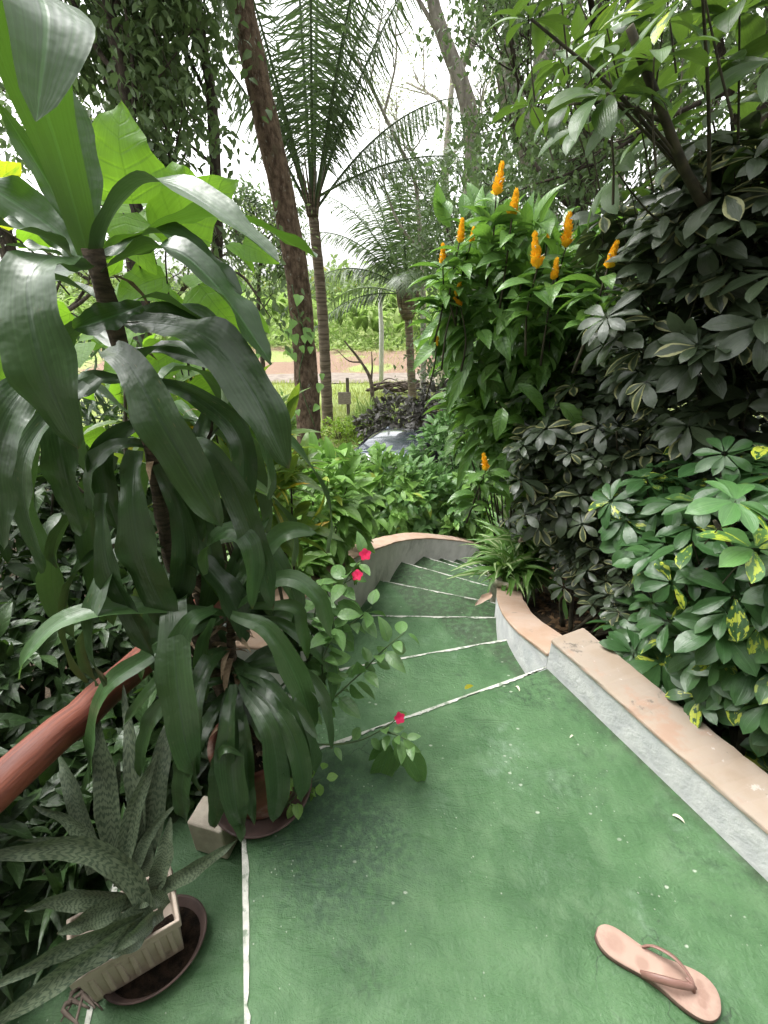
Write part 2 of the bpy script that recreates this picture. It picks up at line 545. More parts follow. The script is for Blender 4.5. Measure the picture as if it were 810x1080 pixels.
    return m


FLOOR_A = (.040, .098, .036)
FLOOR_B = (.068, .145, .059)
FLOOR_C = (.105, .178, .090)


def terrain_mat():
    m, nt, out = new_mat('ground_soil_grass')
    g = NT(nt)
    p = g.pos()
    sep = g.node('ShaderNodeSeparateXYZ', None, Vector=p)
    y = sep.outputs[1]
    n1 = g.noise(p, 1.3, 6)
    n2 = g.noise(p, 14, 6)
    soil = g.mix(n2, (.018, .014, .009), (.055, .040, .027))
    litter = g.mix(g.remap(g.voro(p, 24), .1, .5), (.075, .050, .028), soil)
    soil = g.mix(.5, soil, litter)
    grass = g.mix(n2, (.14, .19, .055), (.29, .33, .13))
    gm = g.math('MULTIPLY', g.remap(g.math('ADD', y, g.math('MULTIPLY', n1, 6.0)), 11.5, 16.0), g.remap(n1, .28, .42))
    col = g.mix(gm, soil, grass)
    # bare earth bank beyond the road
    bare = g.mix(n2, (.16, .105, .075), (.25, .175, .13))
    bm = g.math('MULTIPLY', g.remap(g.math('ADD', y, g.math('MULTIPLY', n1, 2.0)), 24.0, 25.0), g.remap(g.math('ADD', y, g.math('MULTIPLY', n1, 4.0)), 32.0, 29.5))
    bm = g.math('MULTIPLY', bm, g.remap(g.noise(p, .35, 4), .36, .46))
    col = g.mix(bm, col, bare)
    pb = g.node('ShaderNodeBsdfPrincipled', None, Base_Color=col, Roughness=.92, Normal=g.bump(g.math('ADD', n2, n1), .8, .05))
    pb.inputs['Specular IOR Level'].default_value = .15
    nt.links.new(pb.outputs[0], out.inputs[0])
    return m


M = {}
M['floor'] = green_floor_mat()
M['ground'] = terrain_mat()
M['line'] = simple_mat('white_edge_paint', (.36, .37, .32), (.54, .54, .49), 30, .75, .6, .006, extra=[((.12, .17, .11), 26, .50, .62, .85)])
M['plaster'] = simple_mat('white_plaster', (.50, .505, .515), (.64, .64, .635), 14, .85, .45, .010, .2, extra=[((.42, .45, .48), 5, .5, .75, .5), ((.46, .38, .33), 9, .62, .76, .5)])
M['plaster_old'] = simple_mat('weathered_plaster', (.50, .485, .45), (.62, .60, .56), 7, .9, .5, .008, .2, extra=[((.16, .17, .13), 3, .5, .7, .6)])
M['coping'] = simple_mat('faded_terracotta_paint', (.30, .235, .175), (.37, .30, .235), 6, .8, .4, .006, .25, extra=[((.30, .255, .21), 3, .42, .66, .7), ((.36, .20, .13), 6, .56, .68, .5), ((.08, .075, .065), 14, .60, .70, .7), ((.50, .47, .42), 24, .64, .70, .6)])
M['coping_red'] = simple_mat('terracotta_paint', (.34, .23, .16), (.40, .29, .22), 6, .8, .4, .006, .25, extra=[((.18, .15, .12), 12, .60, .70, .7), ((.40, .31, .25), 4, .46, .64, .65)])
M['wood_rail'] = simple_mat('red_brown_timber', (.080, .020, .012), (.20, .058, .032), 2.4, .5, .6, .005, .4, along=(2.2, 2.6), extra=[((.09, .03, .02), 5, .55, .7, .8)])
M['terracotta'] = simple_mat('terracotta_clay', (.115, .045, .028), (.19, .08, .052), 10, .8, .3, .004, .25, extra=[((.40, .36, .31), 6, .56, .72, .6)])
M['saucer_red'] = simple_mat('dull_red_plastic', (.045, .030, .026), (.10, .065, .055), 12, .6, .15, .003, .35)
M['beige_plastic'] = simple_mat('beige_planter_plastic', (.33, .27, .215), (.42, .35, .285), 8, .6, .15, .003, .4, extra=[((.14, .11, .08), 12, .55, .7, .6)])
M['block'] = simple_mat('pale_concrete', (.50, .44, .36), (.66, .60, .50), 16, .9, .4, .005, .2, extra=[((.20, .17, .12), 9, .56, .7, .6)])
M['potting'] = simple_mat('dark_potting_soil', (.010, .008, .006), (.045, .030, .020), 40, .95, 1.0, .02, .1)
M['cane'] = simple_mat('dracaena_cane_bark', (.055, .045, .032), (.15, .115, .08), 9, .85, .9, .008, .2, stretch=(3, 3, 14))
M['stem_dark'] = simple_mat('dark_stem', (.028, .026, .017), (.065, .058, .035), 20, .8, .4, .005, .2)
M['stem_green'] = simple_mat('green_stem', (.035, .065, .022), (.075, .12, .04), 14, .6, .3, .004, .4)
M['bark_brown'] = simple_mat('brown_bark', (.070, .048, .032), (.215, .155, .108), 4, .95, 1.0, .07, .15, stretch=(3, 3, 1.6), extra=[((.34, .34, .29), 5, .60, .70, .8), ((.05, .07, .03), 2, .55, .75, .6)])
M['bark_grey'] = simple_mat('grey_bark', (.20, .18, .155), (.40, .37, .325), 3, .95, .9, .04, .15, stretch=(3, 3, 1.0), extra=[((.40, .41, .36), 4, .58, .7, .6), ((.07, .06, .05), 3, .58, .75, .7)])
M['bark_dark'] = simple_mat('dark_bark', (.035, .030, .024), (.095, .080, .062), 4, .95, .9, .04, .15, stretch=(3, 3, 1.0), extra=[((.20, .20, .16), 5, .62, .72, .6)])
M['bark_palm'] = simple_mat('ringed_palm_bark', (.085, .066, .048), (.21, .17, .13), 3.2, .95, .9, .04, .15, stretch=(.6, .6, 6), extra=[((.36, .35, .31), 4, .6, .72, .5)])
M['dry'] = simple_mat('dry_fibre', (.16, .11, .065), (.34, .26, .17), 20, .95, .6, .01, .1)
M['litter'] = simple_mat('dead_leaf_litter', (.045, .028, .016), (.15, .095, .05), 14, .95, .4, .005, .1)
M['road'] = simple_mat('dirt_road_surface', (.15, .125, .105), (.23, .20, .17), 2.5, .95, .6, .03, .15)
M['pole'] = simple_mat('whitewashed_pole', (.40, .40, .385), (.55, .55, .53), 6, .8, .3, .01, .2)
M['signwood'] = simple_mat('weathered_board', (.20, .165, .14), (.34, .29, .26), 9, .9, .4, .01, .2, stretch=(1, 1, 6))
M['post'] = simple_mat('grey_post_wood', (.09, .075, .06), (.18, .15, .125), 9, .9, .5, .01, .2, stretch=(5, 5, 1))
M['deadwood'] = simple_mat('dead_wood', (.045, .035, .028), (.15, .12, .10), 6, .95, .6, .02, .15)
M['car_paint'] = simple_mat('slate_blue_car_paint', (.065, .085, .115), (.075, .095, .125), 3, .22, 0.0, .001, .6, metal=.55, coat=.8)
M['glass'] = simple_mat('dark_car_glass', (.010, .013, .016), (.014, .017, .02), 3, .05, 0.0, .001, .8)
M['rubber'] = simple_mat('black_rubber', (.012, .012, .012), (.03, .03, .03), 20, .8, .2, .003, .3)
M['rim'] = simple_mat('alloy_rim', (.42, .43, .45), (.52, .53, .55), 9, .35, 0.0, .001, .5, metal=.9)
M['lamp'] = simple_mat('clear_lamp_plastic', (.55, .57, .6), (.7, .72, .75), 9, .12, 0.0, .001, .7)
M['redlamp'] = simple_mat('red_lamp_plastic', (.30, .012, .012), (.36, .02, .02), 9, .15, 0.0, .001, .7)
M['sole_top'] = simple_mat('pink_rubber_footbed', (.34, .23, .18), (.40, .285, .225), 5, .75, .25, .002, .3, extra=[((.27, .165, .13), 9, .50, .70, .75), ((.16, .10, .08), 28, .62, .72, .5), ((.52, .38, .32), 36, .6, .72, .4)])
M['sole_side'] = simple_mat('brown_rubber_edge', (.11, .07, .055), (.19, .125, .10), 20, .8, .2, .002, .25)
def add_imprint(m, spots):
    # a worn foot print rubbed into the footbed
    nt = m.node_tree; g = NT(nt)
    pb = next(n for n in nt.nodes if n.type == 'BSDF_PRINCIPLED')
    old = pb.inputs['Base Color'].links[0].from_socket
    co = g.objco(); tot = None
    for c, r in spots:
        d = g.node('ShaderNodeVectorMath', {'operation': 'DISTANCE'}); g.put(d.inputs[0], co); d.inputs[1].default_value = c
        k = g.remap(g.math('ADD', d.outputs['Value'], g.math('MULTIPLY', g.noise(co, 60, 4, .7), r * .5)), r * .75, r * 1.35, 1, 0)
        tot = k if tot is None else g.math('MAXIMUM', tot, k)
    g.put(pb.inputs['Base Color'], g.mix(g.math('MULTIPLY', tot, .45), old, (.20, .115, .085)))


M['strap'] = simple_mat('rose_brown_strap', (.17, .09, .07), (.24, .135, .11), 14, .5, .15, .002, .45)
M['petal_pink'] = leaf_mat('pink_petal', (.62, .02, .085), (.78, .04, .14), trans=.35, tcol=(.9, .05, .2), rough=.6, spec=.2, under=.1)
M['petal_white'] = leaf_mat('fallen_petal', (.62, .62, .46), (.76, .76, .58), trans=.2, tcol=(.8, .8, .6), rough=.7, spec=.2, under=0)
M['bract'] = leaf_mat('golden_bract', (.78, .43, .012), (.88, .58, .04), trans=.25, tcol=(.95, .45, .02), rough=.55, spec=.25, under=.0)

DR = dict(rib=(.05, .12, .04), ribw=.10, rough=.36, spec=.5, trans=.20, veinbump=.15)
M['dracaena'] = leaf_mat('dracaena_leaf', (.014, .040, .014), (.027, .072, .022), tcol=(.16, .36, .015), **DR)
M['dracaena_old'] = leaf_mat('old_dracaena_leaf', (.017, .041, .016), (.034, .074, .028), rib=(.035, .065, .032), ribw=.09, rough=.34, spec=.55, trans=.10, tcol=(.08, .18, .02), veinbump=.15)
M['dracaena_young'] = leaf_mat('young_dracaena_leaf', (.028, .068, .028), (.055, .115, .045), tcol=(.16, .34, .03), **DR)
M['snake'] = leaf_mat('snake_plant_leaf', (.058, .076, .046), (.092, .118, .068), trans=.05, rough=.5, spec=.4, bands=(.014, .030, .016), under=0, veinbump=.05)
M['heart'] = leaf_mat('heart_leaf', (.055, .135, .022), (.095, .21, .030), rib=(.035, .09, .015), ribw=.035, veins=7, trans=.58, tcol=(.27, .52, .02), rough=.5, spec=.35, old=(.55, .40, .02), oldfrac=.012)
M['croton'] = leaf_mat('croton_leaf', (.035, .085, .02), (.08, .16, .03), rib=(.14, .19, .04), ribw=.12, veins=9, trans=.35, tcol=(.35, .5, .03), varieg=(.45, .36, .03), vamount=.18, vmode='centre', rough=.4, old=(.62, .36, .015), oldfrac=.04)
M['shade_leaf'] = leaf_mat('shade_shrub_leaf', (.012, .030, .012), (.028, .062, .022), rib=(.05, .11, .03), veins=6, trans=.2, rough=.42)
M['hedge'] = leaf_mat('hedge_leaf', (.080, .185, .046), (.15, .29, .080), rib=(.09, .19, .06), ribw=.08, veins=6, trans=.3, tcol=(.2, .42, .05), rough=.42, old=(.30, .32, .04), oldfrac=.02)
M['hedge_blue'] = leaf_mat('bluish_hedge_leaf', (.058, .140, .050), (.110, .225, .085), rib=(.08, .18, .07), ribw=.08, veins=6, trans=.25, tcol=(.16, .38, .07), rough=.36, spec=.55)
M['shrimp'] = leaf_mat('golden_shrimp_leaf', (.048, .120, .036), (.10, .205, .060), rib=(.06, .14, .05), ribw=.06, veins=9, trans=.3, tcol=(.2, .42, .03), rough=.33, spec=.55, veinbump=.6)
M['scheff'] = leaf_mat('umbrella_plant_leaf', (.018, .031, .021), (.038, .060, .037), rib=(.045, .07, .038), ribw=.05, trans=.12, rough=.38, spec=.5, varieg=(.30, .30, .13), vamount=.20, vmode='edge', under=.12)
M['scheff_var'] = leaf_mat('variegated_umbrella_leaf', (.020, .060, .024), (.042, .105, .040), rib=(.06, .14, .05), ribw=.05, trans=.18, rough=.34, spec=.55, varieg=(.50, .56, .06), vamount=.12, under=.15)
M['scheff_lit_tone'] = leaf_mat('lit_tone_umbrella_leaf', (.045, .125, .048), (.085, .19, .070), rib=(.12, .22, .08), ribw=.05, trans=.22, rough=.34, spec=.5, varieg=(.52, .60, .06), vamount=.42, under=.15)
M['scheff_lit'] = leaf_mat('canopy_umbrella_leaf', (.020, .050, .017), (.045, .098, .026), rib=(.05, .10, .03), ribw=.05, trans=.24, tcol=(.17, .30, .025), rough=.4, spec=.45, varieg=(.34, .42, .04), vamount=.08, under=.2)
M['palm'] = leaf_mat('palm_frond_leaf', (.026, .052, .024), (.055, .098, .042), trans=.18, tcol=(.12, .22, .05), rough=.42, spec=.5)
M['purple'] = leaf_mat('dull_purple_leaf', (.040, .042, .036), (.090, .080, .072), trans=.12, rough=.45, spec=.5, under=.1)
M['lime'] = leaf_mat('lime_shrub_leaf', (.10, .20, .02), (.20, .34, .04), trans=.35, tcol=(.4, .6, .05), rough=.5)
M['spider'] = leaf_mat('striped_strap_leaf', (.055, .135, .04), (.09, .19, .055), trans=.25, rough=.42, varieg=(.42, .46, .26), vamount=.6, vmode='centre')
M['tree_dark'] = leaf_mat('dark_tree_leaf', (.035, .070, .034), (.075, .125, .056), trans=.38, tcol=(.16, .26, .08), rough=.42, spec=.45)
M['tree_mid'] = leaf_mat('mid_tree_leaf', (.060, .110, .045), (.125, .190, .080), trans=.42, tcol=(.26, .38, .09), rough=.5, old=(.36, .30, .05), oldfrac=.03)
M['tree_grey'] = leaf_mat('pale_tree_leaf', (.085, .120, .075), (.160, .200, .120), trans=.45, tcol=(.30, .36, .16), rough=.5, old=(.40, .30, .06), oldfrac=.05)
M['far'] = leaf_mat('far_leaf', (.10, .165, .060), (.20, .28, .11), trans=.4, tcol=(.3, .5, .1), rough=.6, spec=.3)
M['grass'] = leaf_mat('grass_blade', (.15, .20, .055), (.30, .35, .12), trans=.3, tcol=(.4, .5, .1), rough=.6, spec=.3)
M['vine'] = leaf_mat('vine_leaf', (.075, .18, .055), (.14, .28, .09), rib=(.16, .3, .1), ribw=.08, trans=.3, rough=.4)
# ------------------------------------------------------------------ stair geometry
RISE = .17
OUT = [np.array([-.47, .97, 0]), np.array([-.455, 1.55, -.17]), np.array([-.30, 2.22, -.34]), G(404, 613, -.51), G(418.5, 591.6, -.68),
       G(446, 587, -.85), G(465, 589, -1.02), G(481.5, 590, -1.19), G(496, 591, -1.36), np.array([1.24, 4.72, -1.53]), np.array([1.46, 4.92, -1.70]), np.array([1.70, 5.08, -1.87]), np.array([1.95, 5.2, -2.04])]
INN = [G(576, 704.3, 0), G(534, 675, -.17), G(523, 651.7, -.34), G(522.8, 636.5, -.51), G(521, 620, -.68),
       np.array([1.0, 3.35, -.85]), np.array([1.14, 3.62, -1.02]), np.array([1.30, 3.86, -1.19]), np.array([1.48, 4.06, -1.36]), np.array([1.68, 4.22, -1.53]), np.array([1.9, 4.36, -1.70]), np.array([2.12, 4.46, -1.87]), np.array([2.34, 4.55, -2.04])]
W0 = G(576, 704.3, 0)                       # wall foot at the landing's edge
W1 = G(810, 930, 0)
WD = norm(W1 - W0)
L0, L1 = G(255, 880, 0), G(258, 1080, 0)    # painted edge on the left
LD = norm(L1 - L0)


def stair_z(y):
    return np.interp(y, [-9, 1.3, 1.45, 3.0, 4.5, 5.6, 9], [0, 0, -.05, -.62, -1.3, -2.05, -2.3])


def terrain_h(x, y):
    base = stair_z(y)
    bx = np.interp(y, [-2, .67, 1.45, 1.8, 2.6, 3.0, 3.4, 4.0, 5], [2.2, 1.12, .80, .74, .87, .97, 1.1, 1.55, 2.9])
    right = 1 / (1 + np.exp(-(x - bx) / .035))
    h = base - .62 + right * .55
    flat = np.interp(y, [0, 5.2, 7, 12, 22, 24, 28, 60, 200], [-.0, -2.2, -2.4, -2.4, -2.42, -2.4, -1.75, -.9, 2.0])
    far = np.clip((y - 3.8) / 1.8, 0, 1)
    h = h * (1 - far) + flat * far
    h = h + .03 * np.sin(x * 3.1 + y * 1.7) * np.sin(y * 2.3 - x) * np.clip((np.abs(x) + y - 3) / 4, 0, 1)
    h = h + .5 * np.sin(x * .21 + 1) * np.sin(y * .17) * np.clip((y - 26) / 10, 0, 1)
    # the land drops away gently on the left of the stairs
    h = h - .25 * np.clip((-x - .9) / 1.5, 0, 1) * (1 - far)
    return h


def build_ground():
    xs = np.unique(np.r_[np.linspace(-120, -8, 30), np.linspace(-8, -1, 36), np.linspace(-1, 3, 81), np.linspace(3, 8, 26), np.linspace(8, 120, 30)])
    ys = np.unique(np.r_[np.linspace(-40, -2, 14), np.linspace(-2, 6, 90), np.linspace(6, 34, 85), np.linspace(34, 200, 50)])
    X, Y = np.meshgrid(xs, ys)
    Z = terrain_h(X, Y)
    V = np.stack([X, Y, Z], -1).reshape(-1, 3)
    nx = len(xs)
    i, j = np.meshgrid(np.arange(len(ys) - 1), np.arange(nx - 1), indexing='ij')
    a = i * nx + j
    mb = MB()
    mb.add(V, np.stack([a, a + 1, a + nx + 1, a + nx], -1).reshape(-1, 4))
    tag(mb.build('ground', M['ground']), kind='structure')
    # dirt road across the valley
    mb = MB()
    t = np.linspace(-60, 60, 120)
    yc = 22.6 + .5 * np.sin(t * .09)
    for s0, s1 in ((-1.25, 1.25),):
        r = []
        for k in np.linspace(s0, s1, 7):
            y = yc + k + .12 * np.sin(t * 1.3 + k * 9) * (abs(k) > 1)
            r.append(np.stack([t, y, terrain_h(t, y) + .03 + .02 * (abs(k) < .9)], 1))
        V = np.vstack(r)
        i, j = np.meshgrid(np.arange(6), np.arange(119), indexing='ij')
        a = i * 120 + j
        mb.add(V, np.stack([a, a + 1, a + 121, a + 120], -1).reshape(-1, 4))
    tag(mb.build('dirt_road', M['road']), kind='structure')


def paint_strip(mb, a, b, w=.016, n=48, z=.0035, drop=.012):
    """hand-painted white edge: uneven ribbon along a nosing, lapping over the front edge"""
    a, b = np.asarray(a, float), np.asarray(b, float)
    d = norm(b - a)
    s = np.array([d[1], -d[0], 0])                 # towards the front edge side
    t = np.linspace(0, 1, n)
    p = a + (b - a) * t[:, None]
    wob = .0035 * np.sin(t * 23 + rng.uniform(0, 6)) + rng.normal(0, .0018, n)
    wid = w * (1 + .35 * np.sin(t * 41 + rng.uniform(0, 6)) * np.sin(t * 13) + rng.normal(0, .16, n))
    up = np.array([0, 0, z])
    r0 = p - s * np.maximum(wid, .005)[:, None] + s * wob[:, None] + up
    r1 = p + s * .004 + up
    r2 = p + s * .004 - np.array([0, 0, drop]) * (1 + .4 * rng.normal(0, 1, n))[:, None]
    V = np.vstack([r0, r1, r2])
    f = []
    for k in range(2):
        for j in range(n - 1):
            f.append((k * n + j, k * n + j + 1, (k + 1) * n + j + 1, (k + 1) * n + j))
    mb.add(V, f)


def slab(poly, ztop, zbot):
    mb = MB()
    poly = np.asarray(poly)[:, :2]
    area = sum(poly[i][0] * poly[(i + 1) % len(poly)][1] - poly[(i + 1) % len(poly)][0] * poly[i][1] for i in range(len(poly)))
    if area < 0: poly = poly[::-1]
    mb.prism(poly, zbot, ztop)
    return mb


def build_stairs():
    # landing
    back = -2.2
    k = (back - L1[1]) / LD[1]
    kr = (back - W1[1]) / WD[1]
    pl = [OUT[0], INN[0], W1 + WD * kr + np.array([.03, 0, 0]), L1 + LD * k]
    pl[1] = pl[1] + np.array([.02, -.0, 0])
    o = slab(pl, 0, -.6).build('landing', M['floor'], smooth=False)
    tag(o, kind='structure')
    mb = MB(); paint_strip(mb, INN[0], OUT[0], .0058, 120)
    mb.build('painted_edge', M['line'], o)
    mb = MB(); paint_strip(mb, OUT[0], L1 + LD * k, .0075, 160)
    mb.build('painted_edge', M['line'], o)
    # winding flight
    st = thing('winding_stairs', 'green painted concrete steps with white edges winding down between two curved walls', 'stairs', (0.2, 3, -1.0))
    for i in range(len(OUT) - 1):
        z = -RISE * (i + 1)
        a, b, c, d = OUT[i].copy(), INN[i].copy(), INN[i + 1].copy(), OUT[i + 1].copy()
        e = norm(b - a)[:2]; a[:2] -= e * .05; b[:2] += e * .05
        e = norm(c - d)[:2]; d[:2] -= e * .05; c[:2] += e * .05
        bk = norm(np.array([-(b - a)[1], (b - a)[0], 0]))[:2] * .012
        a[:2] += bk; b[:2] += bk
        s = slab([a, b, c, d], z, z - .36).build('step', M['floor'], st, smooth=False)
        mb = MB()
        c2, d2 = INN[i + 1].copy(), OUT[i + 1].copy()
        c2[2] = d2[2] = z
        paint_strip(mb, c2, d2, .0065, 90)
        mb.build('painted_edge', M['line'], s)
    # steps going down on the left
    st = thing('side_steps', 'two shaded green steps leading down to the left below the potted plants', 'stairs', (-.7, .5, -.3))
    n = norm(np.array([LD[1], -LD[0], 0])); n = n if n[0] < 0 else -n
    for i in range(3):
        p0, p1 = OUT[0] + n * (.39 * i + (.012 if i else .006)) - LD * .0, L1 + LD * k + n * (.39 * i + .006)
        q0, q1 = p0 + n * .39, p1 + n * .39
        z = -RISE * (i + 1)
        e = .9 if i else .75
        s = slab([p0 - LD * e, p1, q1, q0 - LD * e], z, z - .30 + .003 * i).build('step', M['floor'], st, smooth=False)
        mb = MB()
        a = q0 - LD * e; b = q1.copy(); a[2] = b[2] = z
        paint_strip(mb, a, b, .009, 90)
        mb.build('painted_edge', M['line'], s)


def wall_sweep(inner, width, ztop, zbot, left=True, topw=None):
    """wall body along a plan polyline; thickness goes to the right of travel if left is False"""
    p = np.asarray(inner, float)[:, :2]
    t = norm(np.gradient(p, axis=0))
    nn = np.stack([-t[:, 1], t[:, 0]], 1) * (1 if left else -1)
    o = p + nn * width
    n = len(p)
    zt = np.asarray(ztop); zb = np.asarray(zbot)
    V = np.vstack([np.c_[p, zb], np.c_[p, zt], np.c_[o, zt], np.c_[o, zb]])
    f = []
    for k in range(3):
        for j in range(n - 1):
            f.append((k * n + j, k * n + j + 1, (k + 1) * n + j + 1, (k + 1) * n + j))
    f += [(0, n, 2 * n, 3 * n), (n - 1, 4 * n - 1, 3 * n - 1, 2 * n - 1)]
    return V, f, p, nn


def build_walls():
    # right straight wall
    def wall_thing(name, label, path, width, ztop, zbot, left, m_w, m_c, proud=.006):
        c = path[len(path) // 2]
        root = thing(name, label, 'wall', (c[0], c[1], float(np.mean(zbot))))
        V, f, p, nn = wall_sweep(path, width, np.asarray(ztop) - .014, zbot, left)
        mb = MB(); mb.add(V, f)
        mb.build('wall_body', m_w, root, smooth=False)
        q = p - nn * proud
        V, f, _, _ = wall_sweep(np.c_[q, np.zeros(len(q))], width + 2 * proud, ztop, np.asarray(ztop) - .0135, left)
        nq = len(q); V[nq:3 * nq] += rng.normal(0, .0013, (2 * nq, 3))
        mb = MB(); mb.add(V, f)
        # slightly crumbly edge
        bevel(mb.build('coping', m_c, root, smooth=False), .005, 2)
        return root
    n = 110
    s = np.linspace(0, 3.2, n)[:, None]
    path = W0 + WD * s + np.array([.0, 0, 0])
    wall_thing('low_wall', 'low straight white wall with a faded terracotta top along the right of the landing', path, .165,
               np.full(n, .157) + .002 * np.sin(s[:, 0] * 9), np.full(n, -.6), True, M['plaster'], M['coping'])
    # inner curved wall
    I = smooth_path(np.array([INN[0], INN[1], INN[2], INN[3], INN[4]] + INN[5:]), 50)
    I[0] += np.array([0, .004, 0])
    y = I[:, 1]
    zt = np.interp(np.linspace(0, 1, 50), [0, .1, .2, .30, .4, 1], [.075, .0, -.12, -.27, -.42, -1.62])
    d = np.r_[0, np.cumsum(np.linalg.norm(np.diff(I[:, :2], axis=0), axis=1))]
    zt = np.interp(d, [0, .4, .75, 1.1, 1.5, d[-1]], [.075, -.055, -.20, -.375, -.53, -1.80])
    keep = d < 1.28                                   # it ends at the potted strap-leaf plant
    wall_thing('curved_wall', 'short curved white wall with a bright terracotta top stepping down beside the stairs', I[keep], .15, zt[keep], zt[keep] - .75, False, M['plaster'], M['coping_red'])
    # outer parapet
    O = smooth_path(np.array([OUT[0] + np.array([-.02, .06, 0]), OUT[1], OUT[2]] + OUT[3:]), 80)
    for _ in range(40):
        O[1:-1] = .5 * O[1:-1] + .25 * (O[:-2] + O[2:])
    # height of the top edge, read off the photograph's outline of the coping
    ex = [270, 300, 315, 335, 377, 418.5, 448, 480, 509, 560]
    ey = [690, 655, 637, 611, 584.5, 570.5, 566.5, 569, 574, 592]
    tt = np.zeros(len(O))
    for i, (x, y, _) in enumerate(O):
        z = 0.0
        for _ in range(30):
            dep = y * CT + (H - z) * ST
            px = 405 + F * x / dep
            k = (np.interp(px, ex, ey) - 540) / F
            z = H - y * (k * CT + ST) / (CT - k * ST)
        tt[i] = z
    tt = np.minimum(tt, .22)
    for _ in range(12):
        tt[1:-1] = .5 * tt[1:-1] + .25 * (tt[:-2] + tt[2:])
    k = O[:, 1] > 1.32
    O, tt = O[k], tt[k]
    wall_thing('outer_wall', 'weathered grey curved wall with a terracotta top around the outside of the stairs', O, .16, tt, tt - 1.1, True, M['plaster_old'], M['coping_red'])


# ------------------------------------------------------------------ handrail, block, sandal, litter
def build_small():
    a, b = P(-40, 862, .62), P(172, 678, 1.25)
    r = thing('timber_handrail', 'red brown round timber handrail rising behind the spotted snake plant at the left edge', 'handrail', (a[0], a[1], -.4))
    mb = MB()
    a2 = a - (b - a) * .9
    b2 = b + (b - a) * .55
    path = smooth_path([a2, a, b, b2], 26)
    path += rng.normal(0, .0022, path.shape)
    mb.tube(path, .049, 16, jitter=.02)
    mb.build('rail', M['wood_rail'], r)
    for t in (.02, .985):
        p = path[int(t * 25)]
        mb = MB()
        mb.tube([[p[0], p[1], p[2] - .045], [p[0], p[1], p[2] - .45], [p[0], p[1], -.75]], .042, 14, jitter=.03)
        mb.build('post', M['wood_rail'], r)
    # pale block on the lower step
    c = G(226, 905, -.17)
    mb = MB(); mb.box((c[0] + .0, c[1] + .05, -.17 + .076), (.12, .09, .15), -.25)
    o = mb.build('concrete_block', M['block'], smooth=False, origin=(c[0], c[1], -.17))
    tag(bevel(o, .008, 3), 'pale concrete block on the side step, behind the trough of snake plants', 'block')

    # flip-flop: sole outline in local metres, heel at -Y, toe at +Y
    heel, toe = G(630, 985, .012), G(757, 1062, .012)
    ang = atan2(toe[1] - heel[1], toe[0] - heel[0]) - pi / 2
    L = np.linalg.norm(toe - heel) * 1.04
    c = (heel + toe) / 2
    yy = np.array([-.5, -.485, -.44, -.36, -.25, -.1, .05, .2, .32, .41, .47, .495, .5])
    rr = np.array([.02, .055, .098, .125, .128, .118, .128, .165, .178, .158, .105, .05, .01])
    ll = np.array([-.02, -.06, -.105, -.128, -.124, -.108, -.115, -.145, -.160, -.148, -.105, -.05, -.01])
    r2 = smooth_path(np.c_[rr, yy, 0 * yy], 34); l2 = smooth_path(np.c_[ll, yy, 0 * yy], 34)
    outl = np.vstack([r2, l2[::-1][1:-1]])[:, :2] * L

    def tow(xyz):
        x, y, z = np.asarray(xyz, float).T
        return np.stack([c[0] + x * cos(ang) - y * sin(ang), c[1] + x * sin(ang) + y * cos(ang), z], 1)
    sd = thing('flip_flop', 'dusty pink flip flop with a rose brown thong strap on the green landing', 'flip flop', (c[0], c[1], 0))

    def plate(z0, z1, sc, mname, nm):
        mb = MB()
        n = len(outl)
        cen = outl.mean(0)
        def ring(s, z): return np.c_[(outl - cen) * s + cen, np.full(n, z)]
        rise = lambda R: R + np.c_[np.zeros((n, 2)), .010 * np.clip(R[:, 1] / L + .15, 0, 1) ** 2 * 1.2]
        R = [ring(sc * .93, z0), ring(sc, z0 + .003), ring(sc, z1 - .003), ring(sc * .975, z1), ring(sc * .5, z1 - .0012), ring(.02, z1 - .0015)]
        V = tow(np.vstack([rise(x) for x in R]))
        f = [(k * n + j, k * n + (j + 1) % n, (k + 1) * n + (j + 1) % n, (k + 1) * n + j) for k in range(5) for j in range(n)]
        f += [tuple(range(5 * n, 6 * n)), tuple(range(n - 1, -1, -1))]
        mb.add(V, f)
        return mb.build(nm, M[mname], sd)
    plate(.0005, .0155, 1.0, 'sole_side', 'sole')
    plate(.0158, .0185, .985, 'sole_top', 'footbed')
    add_imprint(M['sole_top'], [(tuple(tow([q])[0] - [c[0], c[1], 0]), r) for q, r in (([.0, -.33 * L, .018], .026), ([-.02 * L, .18 * L, .018], .034), ([.05 * L, .14 * L, .018], .026), ([-.01 * L, .37 * L, .022], .014), ([-.07 * L, .34 * L, .022], .011), ([.06 * L, .36 * L, .022], .011), ([.03 * L, -.10 * L, .018], .018))])
    # thong strap
    toep = np.array([.012, .285, .020]) * [L, L, 1]
    def strip(path, w):
        p = smooth_path(path, 26); t = norm(np.gradient(p, axis=0)); n = len(p)
        upv = norm(np.array([0, 0, 1.0]) * .8 + np.c_[np.sign(p[:, 0] + 1e-6) * .9, np.zeros(n), np.zeros(n)])
        s = norm(np.cross(t, upv)); nn = np.cross(s, t)
        wv = (w * (1 - .15 * np.linspace(-1, 1, n) ** 2))[:, None]
        V = np.vstack([p - s * wv, p - s * wv * .8 + nn * .0028, p + s * wv * .8 + nn * .0028, p + s * wv])
        V = np.vstack([V, p + s * wv - nn * .002, p - s * wv - nn * .002])
        f = [(k * n + j, k * n + j + 1, ((k + 1) % 6) * n + j + 1, ((k + 1) % 6) * n + j) for k in range(6) for j in range(n - 1)]
        return tow(V), f
    mb = MB()
